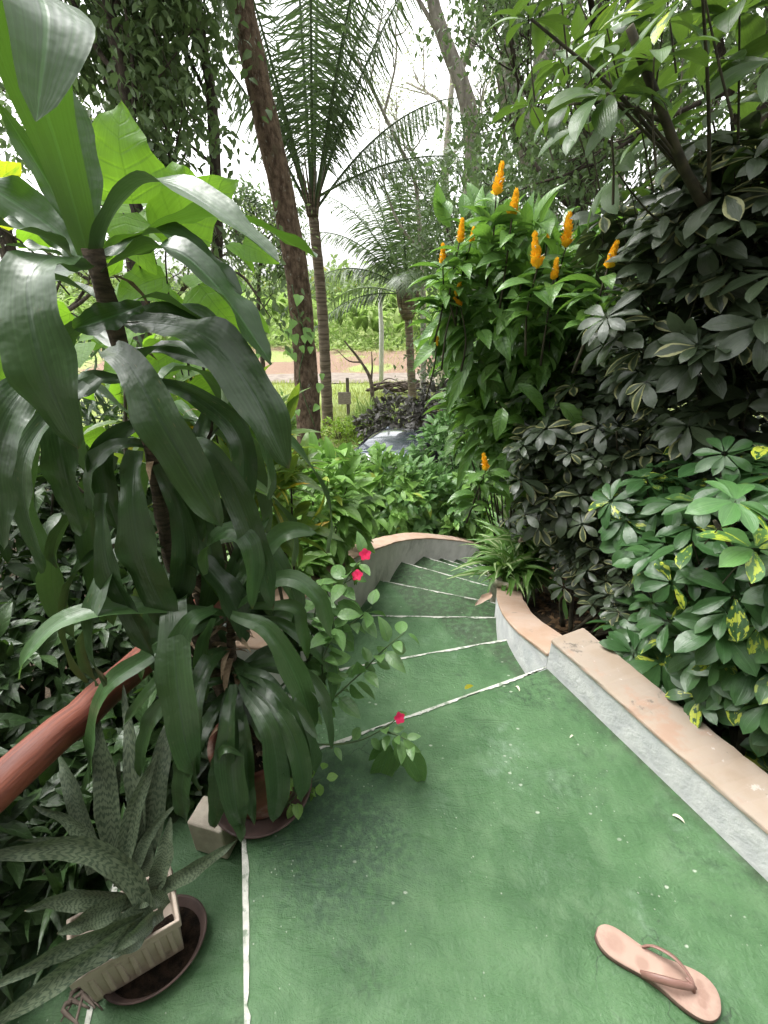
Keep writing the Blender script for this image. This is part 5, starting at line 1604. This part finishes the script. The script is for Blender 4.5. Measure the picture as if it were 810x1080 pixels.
def tree(name, label, trunk, radii, limbs, mat, bark, leaf, per, clump, tp, depth=2, group=None, hang=.4, sides=14, sprays=(), L=2.2, up=.12):
    """trunk: path of world points; limbs: list of (t along trunk, direction, length, radius)"""
    trunk = np.asarray(trunk, float)
    d = thing(name, label, 'tree', trunk[0], group)
    mb = MB()
    p = smooth_path(trunk, 40)
    wob = np.cumsum(rng.normal(0, .006, p.shape), 0) * [1, 1, 0]
    p = p + wob - np.linspace(0, 1, 40)[:, None] * wob[-1]
    r = np.interp(np.linspace(0, 1, 40), np.linspace(0, 1, len(radii)), radii)
    mb.tube(p, r, sides, jitter=.07)
    mb.build('trunk', M[bark], d)
    mb = MB(); tips = []
    for t, dd, l, rr in limbs:
        bough(mb, p[int(t * 39)], np.asarray(dd, float), l, rr, depth, tips, up=up)
    for q, sz in sprays:
        a = p[int(np.argmin(np.abs(p[:, 2] - q[2] - .7)))]
        mb.tube(smooth_path([a, (a + q) / 2 + [0, 0, .35], q], 10), np.linspace(.035, .008, 10), 6)
        for _ in range(9): tips.append((q + rng.normal(0, sz, 3) * [1, 1, 1.2], np.array([0, 0, -1.0])))
    mb.build('limbs', M[bark], d)
    T = np.array([t[0] for t in tips])
    n = len(T) * per
    base = np.repeat(T, per, 0)
    sz = clump * rng.uniform(.5, 1.3, len(T))
    pos = base + rng.normal(0, 1, (n, 3)) * np.repeat(sz, per)[:, None] * [1, 1, .7]
    dirs = rand_dirs(n) * [1, 1, .5] + [0, 0, -hang]
    ups = np.tile([0, 0, 1.0], (n, 1)) + rng.normal(0, .6, (n, 3))
    mb = MB(); scatter(mb, tp, pos, dirs, ups, leaf * rng.uniform(.6, 1.25, n))
    mb.build('crown', M[mat], d)
    return d, p


def frond(root, base, d0, L, sag, nl=58, leafl=.62, w=.035, hangl=.7, twistdir=1.0):
    """pinnate palm frond: rachis and two ranks of leaflets"""
    n = 24
    d = norm(d0); p = [np.asarray(base, float)]
    for i in range(n - 1):
        d = norm(d + np.array([0, 0, -sag * (0.35 + i / n)]) / n)
        p.append(p[-1] + d * L / (n - 1))
    p = np.array(p)
    mb = MB()
    mb.tube(p, np.linspace(.035, .006, n) * (L / 4.5), 6, cap=False)
    tan = norm(np.gradient(p, axis=0))
    side = norm(np.cross(tan, [0, 0, 1.0]))
    upv = np.cross(side, tan)
    t = np.linspace(.16, 1.0, nl)
    tp = [leaf_tpl('frond', 3, 1, w / leafl * rng.uniform(.9, 1.1), 0.0, rng.uniform(.3, 1.0)) for _ in range(4)]
    for s in (-1, 1):
        tt = np.clip(t + rng.uniform(-.006, .006, nl), 0, 1)
        pos = np.stack([np.interp(tt, np.linspace(0, 1, n), p[:, k]) for k in range(3)], 1)
        T = np.stack([np.interp(tt, np.linspace(0, 1, n), tan[:, k]) for k in range(3)], 1)
        S = np.stack([np.interp(tt, np.linspace(0, 1, n), side[:, k]) for k in range(3)], 1)
        U = np.stack([np.interp(tt, np.linspace(0, 1, n), upv[:, k]) for k in range(3)], 1)
        dirs = norm(S * s * .8 + T * .55 + U * .15 + np.array([0, 0, -hangl]) * (0.5 + .5 * rng.random(nl))[:, None] + rng.normal(0, .05, (nl, 3)))
        ln = leafl * np.interp(tt, [.16, .3, .65, 1], [.6, 1, .95, .35]) * rng.uniform(.85, 1.1, nl)
        scatter(mb, tp, pos, dirs, U + T * .2, ln)
    return mb.build('frond', M['palm'], root)


def build_palms():
    # tall palm behind the leaning tree
    y = 14.2
    b = P(346, 448, y); top = P(329, 212, y)
    zb = gz(b[0], y)
    d = thing('coconut_palm', 'taller coconut palm, its slim ringed trunk directly right of the leaning tree', 'palm tree', (b[0], y, zb), 'coconut palms in the garden')
    mb = MB(); p = smooth_path([[b[0] + .02, y, zb - .2], b, P(340, 330, y), top], 40)
    mb.tube(p, np.linspace(.18, .13, 40) * (1 + .05 * np.sin(np.linspace(0, 90, 40))), 14)
    mb.build('trunk', M['bark_palm'], d)
    mb = MB()
    for k in range(16):
        a = k * 2.4
        e = top + np.array([cos(a) * (.18 + .02 * k), sin(a) * (.18 + .02 * k), .15 + .05 * k])
        mb.tube(smooth_path([top + [cos(a) * .12, sin(a) * .12, -.35], top + [cos(a) * .17, sin(a) * .17, -.05], e], 7), np.linspace(.07, .03, 7), 6, squash=.5, jitter=.15)
    mb.build('crownshaft', M['bark_palm'], d)
    c = top + [0, 0, .0]
    for az, el, L, sag in ((100, 86, 7.0, .35), (60, 82, 7.2, .5), (78, 76, 7.0, .7), (20, 72, 6.4, .9), (150, 74, 6.4, .8), (185, 70, 6.2, 1.0), (230, 74, 6.2, .9), (285, 76, 6.2, .8), (320, 72, 6.2, .9), (345, 66, 6.0, 1.1), (200, 62, 5.6, 1.2), (10, 50, 5.2, 1.3), (5, 76, 6.8, .8), (165, 76, 6.6, .8), (350, 24, 4.6, 1.0)):
        a, e = radians(az + rng.uniform(-6, 6)), radians(el)
        frond(d, c + [cos(a) * .1, sin(a) * .1, rng.uniform(-.2, .1)], [cos(a) * cos(e), sin(a) * cos(e), sin(e)], L, sag, 96, 1.1, .046, 1.25)
    # small palm
    y = 18.0
    b = P(435, 418, y); top = P(430, 322, y)
    zb = gz(b[0], y)
    d = thing('coconut_palm', 'smaller coconut palm with a short thin trunk and drooping fronds, by the road', 'palm tree', (b[0], y, zb), 'coconut palms in the garden')
    mb = MB(); mb.tube(smooth_path([[b[0], y, zb - .2], b, top], 24), np.linspace(.17, .13, 24) * (1 + .05 * np.sin(np.linspace(0, 60, 24))), 12)
    mb.build('trunk', M['bark_palm'], d)
    mb = MB()
    for k in range(18):
        a = k * 2.4
        e = top + np.array([cos(a) * .42, sin(a) * .42, .35 + .05 * k])
        mb.tube(smooth_path([top + [cos(a) * .10, sin(a) * .10, -.45], top + [cos(a) * .30, sin(a) * .30, -.05], e], 7), np.linspace(.12, .05, 7), 6, squash=.6)
    mb.build('crownshaft', M['bark_palm'], d)
    c = top + [0, 0, .4]
    for az, el, L, sag in ((95, 82, 5.2, .5), (140, 66, 4.8, 1.2), (185, 52, 4.6, 2.0), (200, 34, 4.0, 2.0), (160, 20, 3.8, 1.7), (215, 60, 4.6, 1.6), (255, 62, 4.4, 1.4), (300, 56, 4.2, 1.6), (345, 50, 4.0, 1.8), (20, 60, 4.6, 1.4), (60, 72, 5.0, .9), (175, 75, 5.0, .9), (5, 28, 3.6, 1.6), (270, 30, 3.6, 1.7), (115, 40, 4.4, 1.6), (330, 76, 4.8, .9), (190, 8, 3.4, 1.4), (100, 70, 5.0, .8), (30, 75, 5.0, .8)):
        a, e = radians(az + rng.uniform(-6, 6)), radians(el)
        frond(d, c + [cos(a) * .12, sin(a) * .12, rng.uniform(-.25, .15)], [cos(a) * cos(e), sin(a) * cos(e), sin(e)], L, sag, 74, .9, .06, .9)


def build_trees():
    q2 = tpls('ovate', 2, 2, .5, 6, fold=(.1, .4), droop=(.2, 1.0))
    qb = tpls('ovate', 3, 2, .46, 6, fold=(.1, .4), droop=(.3, 1.2))
    ql = tpls('lance', 3, 2, .36, 6, fold=(.1, .4), droop=(.3, 1.2))
    # leaning tree
    y = 10.0
    b = P(327, 470, y); z = gz(b[0], y)
    path = [np.array([b[0] + .06, y, z - .1]), b, P(318, 330, y), P(296, 200, y), P(272, 90, y), P(252, -10, y), P(238, -140, 10.2), P(230, -260, 10.4)]
    d, p = tree('leaning_tree', 'thick brown trunk leaning to the left, with vine leaves on its lower part', path,
                (.30, .265, .235, .22, .21, .205, .18, .14), [(.97, (-.4, .2, .9), 2.6, .12), (.99, (.5, .3, .8), 2.6, .11), (.98, (-.8, -.3, .8), 2.4, .08), (.98, (.8, .1, .8), 2.2, .08)],
                'tree_mid', 'bark_brown', .15, 8, .35, q2, 2, sides=22, up=.5)
    # vine on it
    v = thing('climbing_vine', 'light green heart leaved vine climbing the lower trunk of the leaning tree', 'vine', (b[0], y - .3, z))
    mb = MB(); pp = smooth_path([P(332, 450, y - .36), P(316, 400, y - .36), P(322, 360, y - .36), P(312, 320, y - .36), P(308, 300, y - .35)], 30)
    mb.tube(pp, .012, 5); mb.build('stem', M['stem_green'], v)
    mb = MB(); pts = np.vstack([P(px, py, y - .42) + rng.normal(0, .05, 3) for px, py in [(306, 345), (314, 342), (325, 347), (309, 357), (321, 358), (327, 366), (312, 370), (303, 366), (338, 395), (334, 405), (333, 430), (309, 310), (316, 308), (325, 345), (318, 365), (300, 372), (310, 430)]])
    n = len(pts)
    scatter(mb, tpls('heart', 6, 4, .85, 4), pts, rand_dirs(n) * [.6, .1, .2] + [0, -.3, -.6], np.tile([0, -1, .4], (n, 1)), rng.uniform(.14, .24, n))
    mb.build('foliage', M['vine'], v)

    # the two pale trees right of centre
    y = 12.5
    b = P(497, 400, y); z = gz(b[0], y)
    path = [np.array([b[0], y, z - .1]), P(496, 300, y), P(497, 218, y), P(499, 150, y), P(489, 95, y), P(468, 40, y), P(452, -20, y), P(440, -90, y)]
    tree('pale_forked_tree', 'tall pale grey forked tree rising behind the golden flowers, bending left near the top', path, (.26, .24, .22, .2, .19, .17, .13, .08),
         [(.42, (.55, .0, 1.0), 2.6, .09), (.78, (.5, .3, 1), 2.4, .08), (.84, (-.8, .2, .6), 2.4, .05), (.9, (.6, .2, .8), 2.2, .05), (.97, (-.6, .3, .8), 2.0, .05), (.99, (.3, -.2, .9), 2.0, .05), (.92, (-.6, -.4, .6), 2.0, .045)],
         'tree_grey', 'bark_grey', .075, 6, .36, q2, 3, up=.35)
    y = 11.0
    b = P(590, 330, y); z = gz(b[0], y)
    path = [np.array([b[0] + .2, y, z - .1]), b, P(578, 240, y), P(560, 165, y), P(540, 100, y), P(536, 60, y), P(546, 0, y), P(552, -70, y)]
    tree('ivy_clad_tree', 'second tall tree with a crooked mossy trunk, right of the pale forked tree', path, (.30, .28, .26, .24, .21, .2, .18, .1),
         [(.70, (-.1, .2, 1), 3.0, .10), (.78, (.9, .1, .7), 2.8, .09), (.9, (-.8, .2, .4), 2.2, .07), (.97, (.7, -.2, .8), 2.4, .05), (.99, (-.3, .3, .9), 2.2, .05), (.55, (.9, -.1, .5), 2.2, .05)],
         'tree_mid', 'bark_grey', .08, 6, .34, q2, 3, up=.3)
    # bare arching trunk between the palms
    y = 15.5
    b = P(448, 395, y); z = gz(b[0], y)
    path = [np.array([b[0], y, z - .1]), P(447, 300, y), P(443, 240, y), P(438, 190, y), P(420, 150, y), P(398, 105, y), P(384, 78, y)]
    tree('arching_tree', 'thin grey arching tree bending to the left between the two coconut palms', path, (.11, .10, .09, .075, .06, .05, .03),
         [(.55, (-1, .1, .35), 2.2, .05), (.9, (.3, .2, 1), 2.0, .04), (.97, (-.5, .3, .9), 1.8, .035), (.99, (.3, .1, .9), 1.8, .03)], 'tree_grey', 'bark_grey', .10, 2, .45, q2, 1, up=.5)
    # left-hand trees
    y = 8.0
    path = [np.array([-5.2, y, gz(-5.2, y) - .1]), P(150, 330, y), P(142, 200, y), P(133, 105, y), P(118, 30, y), P(108, -40, y), P(100, -120, y)]
    tree('dark_leafy_tree', 'dark leaved tree with a thin black trunk behind the top leaves of the dracaena', path, (.16, .13, .11, .10, .09, .08, .05),
         [(.55, (.5, .1, .6), 1.6, .035), (.6, (-.9, .1, .4), 2.2, .04), (.7, (.5, -.2, .8), 1.8, .035), (.8, (-.7, .1, .7), 2.2, .04), (.88, (.5, .2, .7), 1.8, .035), (.95, (-.3, -.3, .8), 2.2, .05), (.98, (.4, .2, .9), 2.2, .05)],
         'tree_dark', 'bark_dark', .17, 7, .32, qb, 3, hang=.7, up=.25)
    y = 9.2
    path = [np.array([-3.3, y, gz(-3.3, y) - .1]), P(232, 330, y), P(228, 200, y), P(222, 100, y), P(212, 40, y), P(205, -40, y), P(196, -140, y)]
    tree('dark_leafy_tree', 'dark leaved tree just left of the leaning trunk, with hanging sprays of leaves', path, (.15, .12, .11, .10, .09, .07, .05),
         [(.58, (-.6, .1, .5), 1.5, .03), (.66, (-.8, .2, .5), 1.7, .03), (.74, (-.2, -.4, .7), 1.4, .03), (.80, (.25, -.1, .9), 1.3, .025), (.86, (-.6, -.2, .7), 1.8, .03), (.95, (.2, .3, .9), 1.8, .03)],
         'tree_dark', 'bark_dark', .17, 7, .30, qb, 3, hang=.8, up=.25, sprays=[(P(245, 235, 8.8), .34), (P(262, 280, 8.8), .30), (P(235, 300, 8.9), .3), (P(285, 335, 8.9), .16), (P(250, 335, 8.9), .24), (P(225, 255, 8.8), .3)])
    y = 13.0
    for k, (x, lab) in enumerate(((-9.6, 'leafy tree at the far left behind the leftmost big leaves'), (-7.0, 'loose crowned tree standing between the two dark leaved trees, farther back'))):
        path = [np.array([x, y + k, gz(x, y + k) - .1]), np.array([x + .2, y + k, 1.5]), np.array([x + .5, y + k, 4.5]), np.array([x + .6, y + k, 7.5])]
        tree('background_tree', lab, path, (.24, .2, .16, .09),
             [(.3, (.8, -.3, .5), 3.0, .07), (.35, (-.8, -.2, .5), 3.0, .07), (.5, (.7, .2, .6), 3.0, .07), (.6, (-.6, -.3, .7), 2.8, .06), (.75, (.7, -.1, .7), 2.8, .06), (.9, (-.6, .2, .8), 2.6, .06), (.97, (.5, .1, .9), 2.4, .06)],
             'tree_mid', 'bark_dark', .13, 5, .45, q2, 3, group='trees standing back in the garden')
    # right side: dense dark tree close in, plus others
    y = 6.2
    path = [np.array([4.6, y, gz(4.6, y) - .1]), np.array([4.5, y, .5]), np.array([4.2, y, 2.2]), np.array([3.9, y, 3.8]), np.array([3.8, y, 5.4])]
    tree('dense_dark_tree', 'dense dark small leaved tree filling the upper right behind the umbrella branch', path, (.22, .2, .17, .14, .08),
         [(.3, (-.8, -.3, .4), 2.0, .06), (.38, (.7, -.4, .4), 2.0, .06), (.45, (-.9, .1, .4), 2.4, .06), (.55, (.6, -.5, .5), 2.2, .06), (.62, (-.8, -.2, .5), 2.4, .06), (.72, (-.3, -.7, .5), 2.0, .06), (.8, (.8, -.1, .6), 2.2, .06), (.88, (-.8, .2, .6), 2.2, .05), (.97, (.2, -.3, .9), 1.8, .05), (.5, (-.2, -.9, .3), 1.8, .05)],
         'tree_dark', 'bark_dark', .095, 26, .24, q2, 3, hang=.6)
    y = 9.0
    path = [np.array([3.2, y, gz(3.2, y) - .1]), np.array([3.1, y, 1.5]), np.array([3.4, y, 3.6]), np.array([3.6, y, 5.8])]
    tree('dense_dark_tree', 'shadowy low tree close behind the golden flowered shrub', path, (.2, .17, .14, .08),
         [(.3, (-.8, -.2, .3), 1.8, .05), (.34, (.8, -.2, .3), 2.2, .05), (.45, (-.6, -.4, .5), 1.8, .05), (.55, (.8, .2, .5), 2.2, .05), (.65, (-.5, .3, .6), 1.8, .05), (.75, (.5, -.5, .6), 2.0, .05), (.9, (.2, .3, .9), 2.0, .05), (.2, (.3, -.7, .3), 1.8, .05), (.25, (-.6, .4, .3), 1.6, .05)],
         'tree_dark', 'bark_dark', .11, 16, .30, q2, 3, hang=.6)
    y = 7.4
    path = [np.array([2.9, y, gz(2.9, y) - .1]), np.array([2.8, y, 1.2]), np.array([2.55, y, 3.0]), np.array([2.6, y, 4.8]), np.array([2.7, y, 6.2])]
    tree('dense_dark_tree', 'leafy dark tree rising right of the crooked mossy trunk, above the golden flowers', path, (.15, .13, .11, .09, .05),
         [(.36, (.8, -.3, .4), 1.7, .045), (.42, (-.5, -.5, .5), 1.3, .04), (.5, (.7, .3, .5), 1.8, .045), (.58, (-.6, .3, .5), 1.5, .04), (.66, (.6, -.5, .6), 1.7, .04), (.76, (-.5, -.3, .7), 1.6, .04), (.86, (.5, .2, .8), 1.7, .04), (.96, (-.2, -.2, .9), 1.6, .035)],
         'tree_dark', 'bark_dark', .105, 8, .26, q2, 3, hang=.6)
    y = 15.0
    for k, (x, m, lab) in enumerate(((2.6, 'tree_grey', 'airy pale leaved tree far behind the pale forked trunk, sky showing through it'), (6.5, 'tree_mid', 'round crowned tree far back on the right, mostly hidden by the dense dark tree'))):
        yy = y + 6.0 * (1 - k)
        path = [np.array([x, yy, gz(x, yy) - .1]), np.array([x + .1, yy, 2.0]), np.array([x - .3, yy, 5.0]), np.array([x - .2, yy, 8.5])]
        tree('background_tree', lab, path, (.24, .2, .15, .08),
             [(.3, (.8, -.3, .5), 2.6, .07), (.4, (-.8, -.2, .6), 2.8, .07), (.5, (.7, .2, .6), 2.8, .07), (.62, (-.6, -.3, .7), 2.6, .06), (.75, (.7, -.1, .7), 2.6, .06), (.88, (-.6, .2, .8), 2.4, .06), (.97, (.5, .1, .9), 2.4, .06)],
             m, 'bark_grey', .10, 6, .5, q2, 3, group='trees standing back in the garden')
    # slender stems on the far left of the clearing
    b = P(278, 405, 17.0); z = gz(b[0], 17)
    path = [np.array([b[0], 17, z - .1]), P(276, 370, 17), P(272, 310, 17), P(276, 250, 17)]
    tree('slender_tree', 'slender dark stemmed young tree left of the leaning trunk at the clearing edge', path, (.09, .08, .07, .03), [(.7, (-.6, .1, .7), 1.6, .03), (.85, (.6, .1, .7), 1.4, .03), (.95, (.1, -.4, .9), 1.2, .03), (.6, (.7, -.3, .5), 1.3, .03)], 'tree_dark', 'bark_dark', .2, 14, .3, ql, 2, hang=.6)


def build_mid_shrubs():
    tl = tpls('lance', 3, 2, .22, 6, droop=(.4, 1.5))
    to = tpls('ovate', 4, 2, .5, 6)
    c = P(470, 424, 9.5); z = gz(c[0], 9.5)
    shrub('purple_shrub', 'dull purplish grey bush with hanging leaves, right of the car', 'shrub', (c[0], c[1], z), [(c + [0, 0, -.35], (.85, .7, .85)), (c + [.5, -.2, -.2], (.6, .6, .8))], 'simple', 420, .2, 'purple', tp=to, k=5, ns=24, group='dull purplish bushes beyond the hedge')
    c = P(428, 428, 12.0); z = gz(c[0], 12)
    shrub('purple_shrub', 'darker purplish bush directly behind the car, nearer the sign', 'shrub', (c[0], c[1], z), [(c + [-.2, 0, -.45], (1.0, .6, .7))], 'simple', 300, .19, 'purple', tp=to, k=5, ns=20, group='dull purplish bushes beyond the hedge')
    c = P(357, 458, 12.6); z = gz(c[0], 12.6)
    shrub('lime_shrub', 'low lime green bush at the foot of the sign post', 'shrub', (c[0], c[1], z), [(c + [0, 0, .0], (.75, .6, .42))], 'simple', 260, .1, 'lime', tp=to, k=6)
    c = P(395, 455, 13.5); z = gz(c[0], 13.5)
    shrub('grassy_shrub', 'spiky olive bush between the sign post and the dull purplish bushes', 'shrub', (c[0], c[1], z), [(c + [0, 0, .1], (.75, .6, .55))], 'simple', 150, .5, 'far', tp=tpls('blade', 4, 1, .08, 4, droop=(.8, 2)), k=6, upmix=.8, droop=-.3)
    c = P(290, 440, 11.5); z = gz(c[0], 11.5)
    shrub('clearing_shrub', 'mid green shrub left of the leaning trunk at the edge of the clearing', 'shrub', (c[0], c[1], z), [(c + [-.3, 0, -.1], (.9, .7, .75))], 'simple', 330, .17, 'hedge', tp=to, k=5)
    c = P(327, 490, 8.6); z = gz(c[0], 8.6)
    shrub('clearing_shrub', 'bright broad leaved shrub in front of the foot of the leaning trunk', 'shrub', (c[0], c[1], z), [(c + [0, 0, -.25], (.8, .6, .5))], 'simple', 300, .2, 'hedge', tp=to, k=5)
    # hillside vegetation that reads as one mass
    mb = MB()
    q = tpls('ovate', 2, 2, .5, 6)
    n = 3800
    x = rng.uniform(-34, 34, n); y = 28.5 + 34 * rng.random(n) ** 1.5
    h = .35 + 1.7 * rng.random(n) ** 2 * np.clip((y - 27) / 8, .25, 1.2)
    zb = terrain_h(x, y)
    per = 9
    rad = rng.uniform(.3, .9, n)
    pos = np.repeat(np.c_[x, y, zb + h * .55], per, 0) + rng.normal(0, 1, (n * per, 3)) * np.repeat(np.c_[rad, rad, h * .33], per, 0)
    scatter(mb, q, pos, rand_dirs(n * per) + [0, 0, -.1], np.tile([0, 0, 1.0], (n * per, 1)) + rng.normal(0, .6, (n * per, 3)), rng.uniform(.25, .55, n * per))
    # banana-like blades standing out of it
    m = 1500
    bx = rng.uniform(-26, 26, 230); by = rng.uniform(30, 44, 230); bz = terrain_h(bx, by)
    k = 9
    a = rng.uniform(0, 2 * pi, 230 * k); el = rng.uniform(.5, 1.35, 230 * k)
    scatter(mb, tpls('lance', 5, 2, .22, 5, droop=(.7, 1.8)), np.repeat(np.c_[bx, by, bz + rng.uniform(.4, 1.3, 230)], k, 0), np.c_[np.cos(a) * np.cos(el), np.sin(a) * np.cos(el), np.sin(el)], np.tile([0, 0, 1.0], (230 * k, 1)), rng.uniform(1.2, 2.4, 230 * k))
    tag(mb.build('hillside_vegetation', M['far']), kind='stuff')
    # far wood along the ridge
    mb = MB()
    n = 700
    x = rng.uniform(-60, 60, n); y = rng.uniform(52, 76, n); zb = terrain_h(x, y)
    hh = rng.uniform(2, 4.6, n)
    per = 46
    pos = np.repeat(np.c_[x, y, zb + hh * .62], per, 0) + rng.normal(0, 1, (n * per, 3)) * np.repeat(np.c_[hh * .22, hh * .22, hh * .26], per, 0)
    scatter(mb, q, pos, rand_dirs(n * per), np.tile([0, 0, 1.0], (n * per, 1)) + rng.normal(0, .6, (n * per, 3)), rng.uniform(.5, 1.1, n * per))
    tag(mb.build('far_wood', M['tree_mid']), kind='stuff')
    # grass in the clearing
    mb = MB()
    n = 42000
    x = rng.uniform(-11, 9, n); y = 10.5 + 11 * rng.random(n)
    keep = (np.sin(x * 1.3 + y) * np.sin(y * .9 - x * .5) + rng.normal(0, .5, n)) > -.35
    x, y = x[keep], y[keep]
    a = rng.uniform(0, 2 * pi, len(x))
    scatter(mb, tpls('blade', 3, 1, .09, 4, droop=(.6, 1.8)), np.c_[x, y, terrain_h(x, y)], np.c_[np.cos(a) * .5, np.sin(a) * .5, np.ones(len(x))], np.c_[np.cos(a), np.sin(a), np.zeros(len(x))], rng.uniform(.08, .24, len(x)))
    n = 5000
    x = rng.uniform(-14, 12, n); y = rng.uniform(24.0, 29.0, n)
    keep = (np.sin(x * .8 + 2) + rng.normal(0, .5, n)) > .25
    x, y = x[keep], y[keep]
    a = rng.uniform(0, 2 * pi, len(x))
    scatter(mb, tpls('blade', 3, 1, .09, 4, droop=(.6, 1.8)), np.c_[x, y, terrain_h(x, y)], np.c_[np.cos(a) * .5, np.sin(a) * .5, np.ones(len(x))], np.c_[np.cos(a), np.sin(a), np.zeros(len(x))], rng.uniform(.1, .25, len(x)))
    tag(mb.build('grass', M['grass']), kind='stuff')
    # leaf litter in the beds
    mb = MB()
    n = 4200
    x = rng.uniform(.85, 3.2, n); y = rng.uniform(-.2, 4.2, n)
    bx = np.interp(y, [-2, .67, 1.45, 1.8, 2.6, 3.0, 3.4, 4.0, 5], [2.4, 1.34, 1.02, .96, 1.08, 1.18, 1.3, 1.75, 3.1])
    k = x > bx; x, y = x[k], y[k]
    scatter(mb, tpls('ovate', 3, 2, .45, 4), np.c_[x, y, terrain_h(x, y) + .015], rand_dirs(len(x)) * [1, 1, .15], np.tile([0, 0, 1.0], (len(x), 1)) + rng.normal(0, .35, (len(x), 3)), rng.uniform(.035, .085, len(x)))
    tag(mb.build('leaf_litter', M['litter']), kind='stuff')


# ------------------------------------------------------------------ light, camera, render
def build_added_house():
    # unseen building added behind the camera so its porch roof shades the landing
    r = thing('added_house', 'unseen plain cream building with a porch roof, added behind the camera to shade the landing', 'added_house', (0, -1.5, 0))
    mb = MB()
    for c, s in (((-2.55, -1.6, 1.2), (4.1, .2, 3.6)), ((2.75, -1.6, 1.2), (3.5, .2, 3.6)), ((.25, -1.6, 2.55), (1.5, .19, .9))):
        mb.box(c, s)
    mb.build('wall', M['plaster_old'], r, smooth=False)
    mb = MB(); mb.box((.25, -1.62, 1.05), (1.48, .06, 2.08)); dr = bevel(mb.build('door', M['wood_rail'], r, smooth=False), .01)
    mb = MB(); mb.tube([[.85, -1.58, 1.0], [.85, -1.53, 1.0], [.74, -1.53, 1.0]], .012, 8); mb.build('handle', M['rim'], dr)
    mb = MB()
    for dx, dz, sx, sz in ((0, .55, 1.2, .07), (0, -.55, 1.2, .07), (-.57, 0, .07, 1.04), (.57, 0, .07, 1.04), (0, 0, .05, 1.04)):
        mb.box((2.5 + dx, -1.48, 1.5 + dz), (sx, .08, sz))
    w = mb.build('window', M['line'], r, smooth=False)
    mb = MB(); mb.box((2.5, -1.492, 1.5), (1.08, .02, 1.04)); mb.build('pane', M['glass'], w, smooth=False)
    mb = MB()
    mb.add([(-4.8, -4.5, 4.0), (4.8, -4.5, 4.0), (4.8, SHADE_ROOF_Y, 2.62), (-4.8, SHADE_ROOF_Y, 2.62), (-4.8, -4.5, 4.1), (4.8, -4.5, 4.1), (4.8, SHADE_ROOF_Y, 2.72), (-4.8, SHADE_ROOF_Y, 2.72)],
           [(0, 3, 2, 1), (4, 5, 6, 7), (0, 1, 5, 4), (1, 2, 6, 5), (2, 3, 7, 6), (3, 0, 4, 7)])
    mb.build('roof', M['terracotta'], r, smooth=False)


def build_light():
    w = bpy.data.worlds.new('World'); scene.world = w; w.use_nodes = True
    nt = w.node_tree; g = NT(nt)
    sky = nt.nodes.new('ShaderNodeTexSky'); sky.sky_type = 'NISHITA'; sky.sun_disc = False
    sky.sun_elevation = radians(SUN_EL); sky.sun_rotation = radians(SUN_ROT)
    sky.air_density = 1.0; sky.dust_density = 4.0; sky.ozone_density = 1.0
    hs = nt.nodes.new('ShaderNodeHueSaturation'); hs.inputs['Saturation'].default_value = SKY_SAT
    nt.links.new(sky.outputs[0], hs.inputs['Color'])
    bg = nt.nodes['Background']; bg.inputs['Strength'].default_value = SKY_STR
    nt.links.new(hs.outputs[0], bg.inputs['Color'])
    L = bpy.data.lights.new('sun', 'SUN'); L.energy = SUN_STR; L.angle = radians(SUN_ANG); L.color = (1, .965, .91)
    o = bpy.data.objects.new('sun', L); COL.objects.link(o)
    # Nishita: rotation 0 puts the sun at +Y, positive turns towards +X
    a, e = radians(SUN_ROT), radians(SUN_EL)
    dvec = np.array([sin(a) * cos(e), cos(a) * cos(e), sin(e)])
    from mathutils import Vector
    o.rotation_euler = Vector((-dvec[0], -dvec[1], -dvec[2])).to_track_quat('-Z', 'Y').to_euler()


def build_camera():
    c = bpy.data.cameras.new('camera'); o = bpy.data.objects.new('camera', c); COL.objects.link(o)
    c.sensor_fit = 'VERTICAL'; c.sensor_height = 24.0; c.lens = 24.0 * F / 1080.0
    c.clip_start, c.clip_end = .02, 800
    o.location = CAMPOS
    o.rotation_euler = (pi / 2 - TH, 0, 0)
    scene.camera = o
    vs = scene.view_settings
    vs.view_transform = 'Standard'; vs.look = 'None'; vs.exposure = EXPOSURE; vs.gamma = 1.0; vs.use_curve_mapping = False
    cy = scene.cycles
    cy.max_bounces = 7; cy.diffuse_bounces = 4; cy.glossy_bounces = 3; cy.transmission_bounces = 4; cy.transparent_max_bounces = 4
    cy.use_denoising = True; cy.sample_clamp_indirect = 6.0
    try: cy.denoiser = 'OPENIMAGEDENOISE'; cy.denoising_input_passes = 'RGB_ALBEDO_NORMAL'
    except Exception: pass


SHADE_ROOF_Y = -.45  # eave of the added building, sets how much sky it blocks
SUN_EL, SUN_ROT, SUN_STR, SUN_ANG = 64.0, -60.0, .9, 40.0
SKY_STR, SKY_SAT, EXPOSURE = .15, .04, 2.0

import time as _t
_t0 = _t.time()
for fn in (build_ground, build_stairs, build_walls, build_small, build_far_things, build_dracaena, build_snake_plant, build_flower_sprig, build_heart_plant,
           build_left_shrubs, build_hedge, build_shrimp, build_scheffleras, build_strap_plant, build_palms, build_trees, build_mid_shrubs, build_added_house, build_light, build_camera):
    fn()
    print('%-22s %.1fs' % (fn.__name__, _t.time() - _t0))
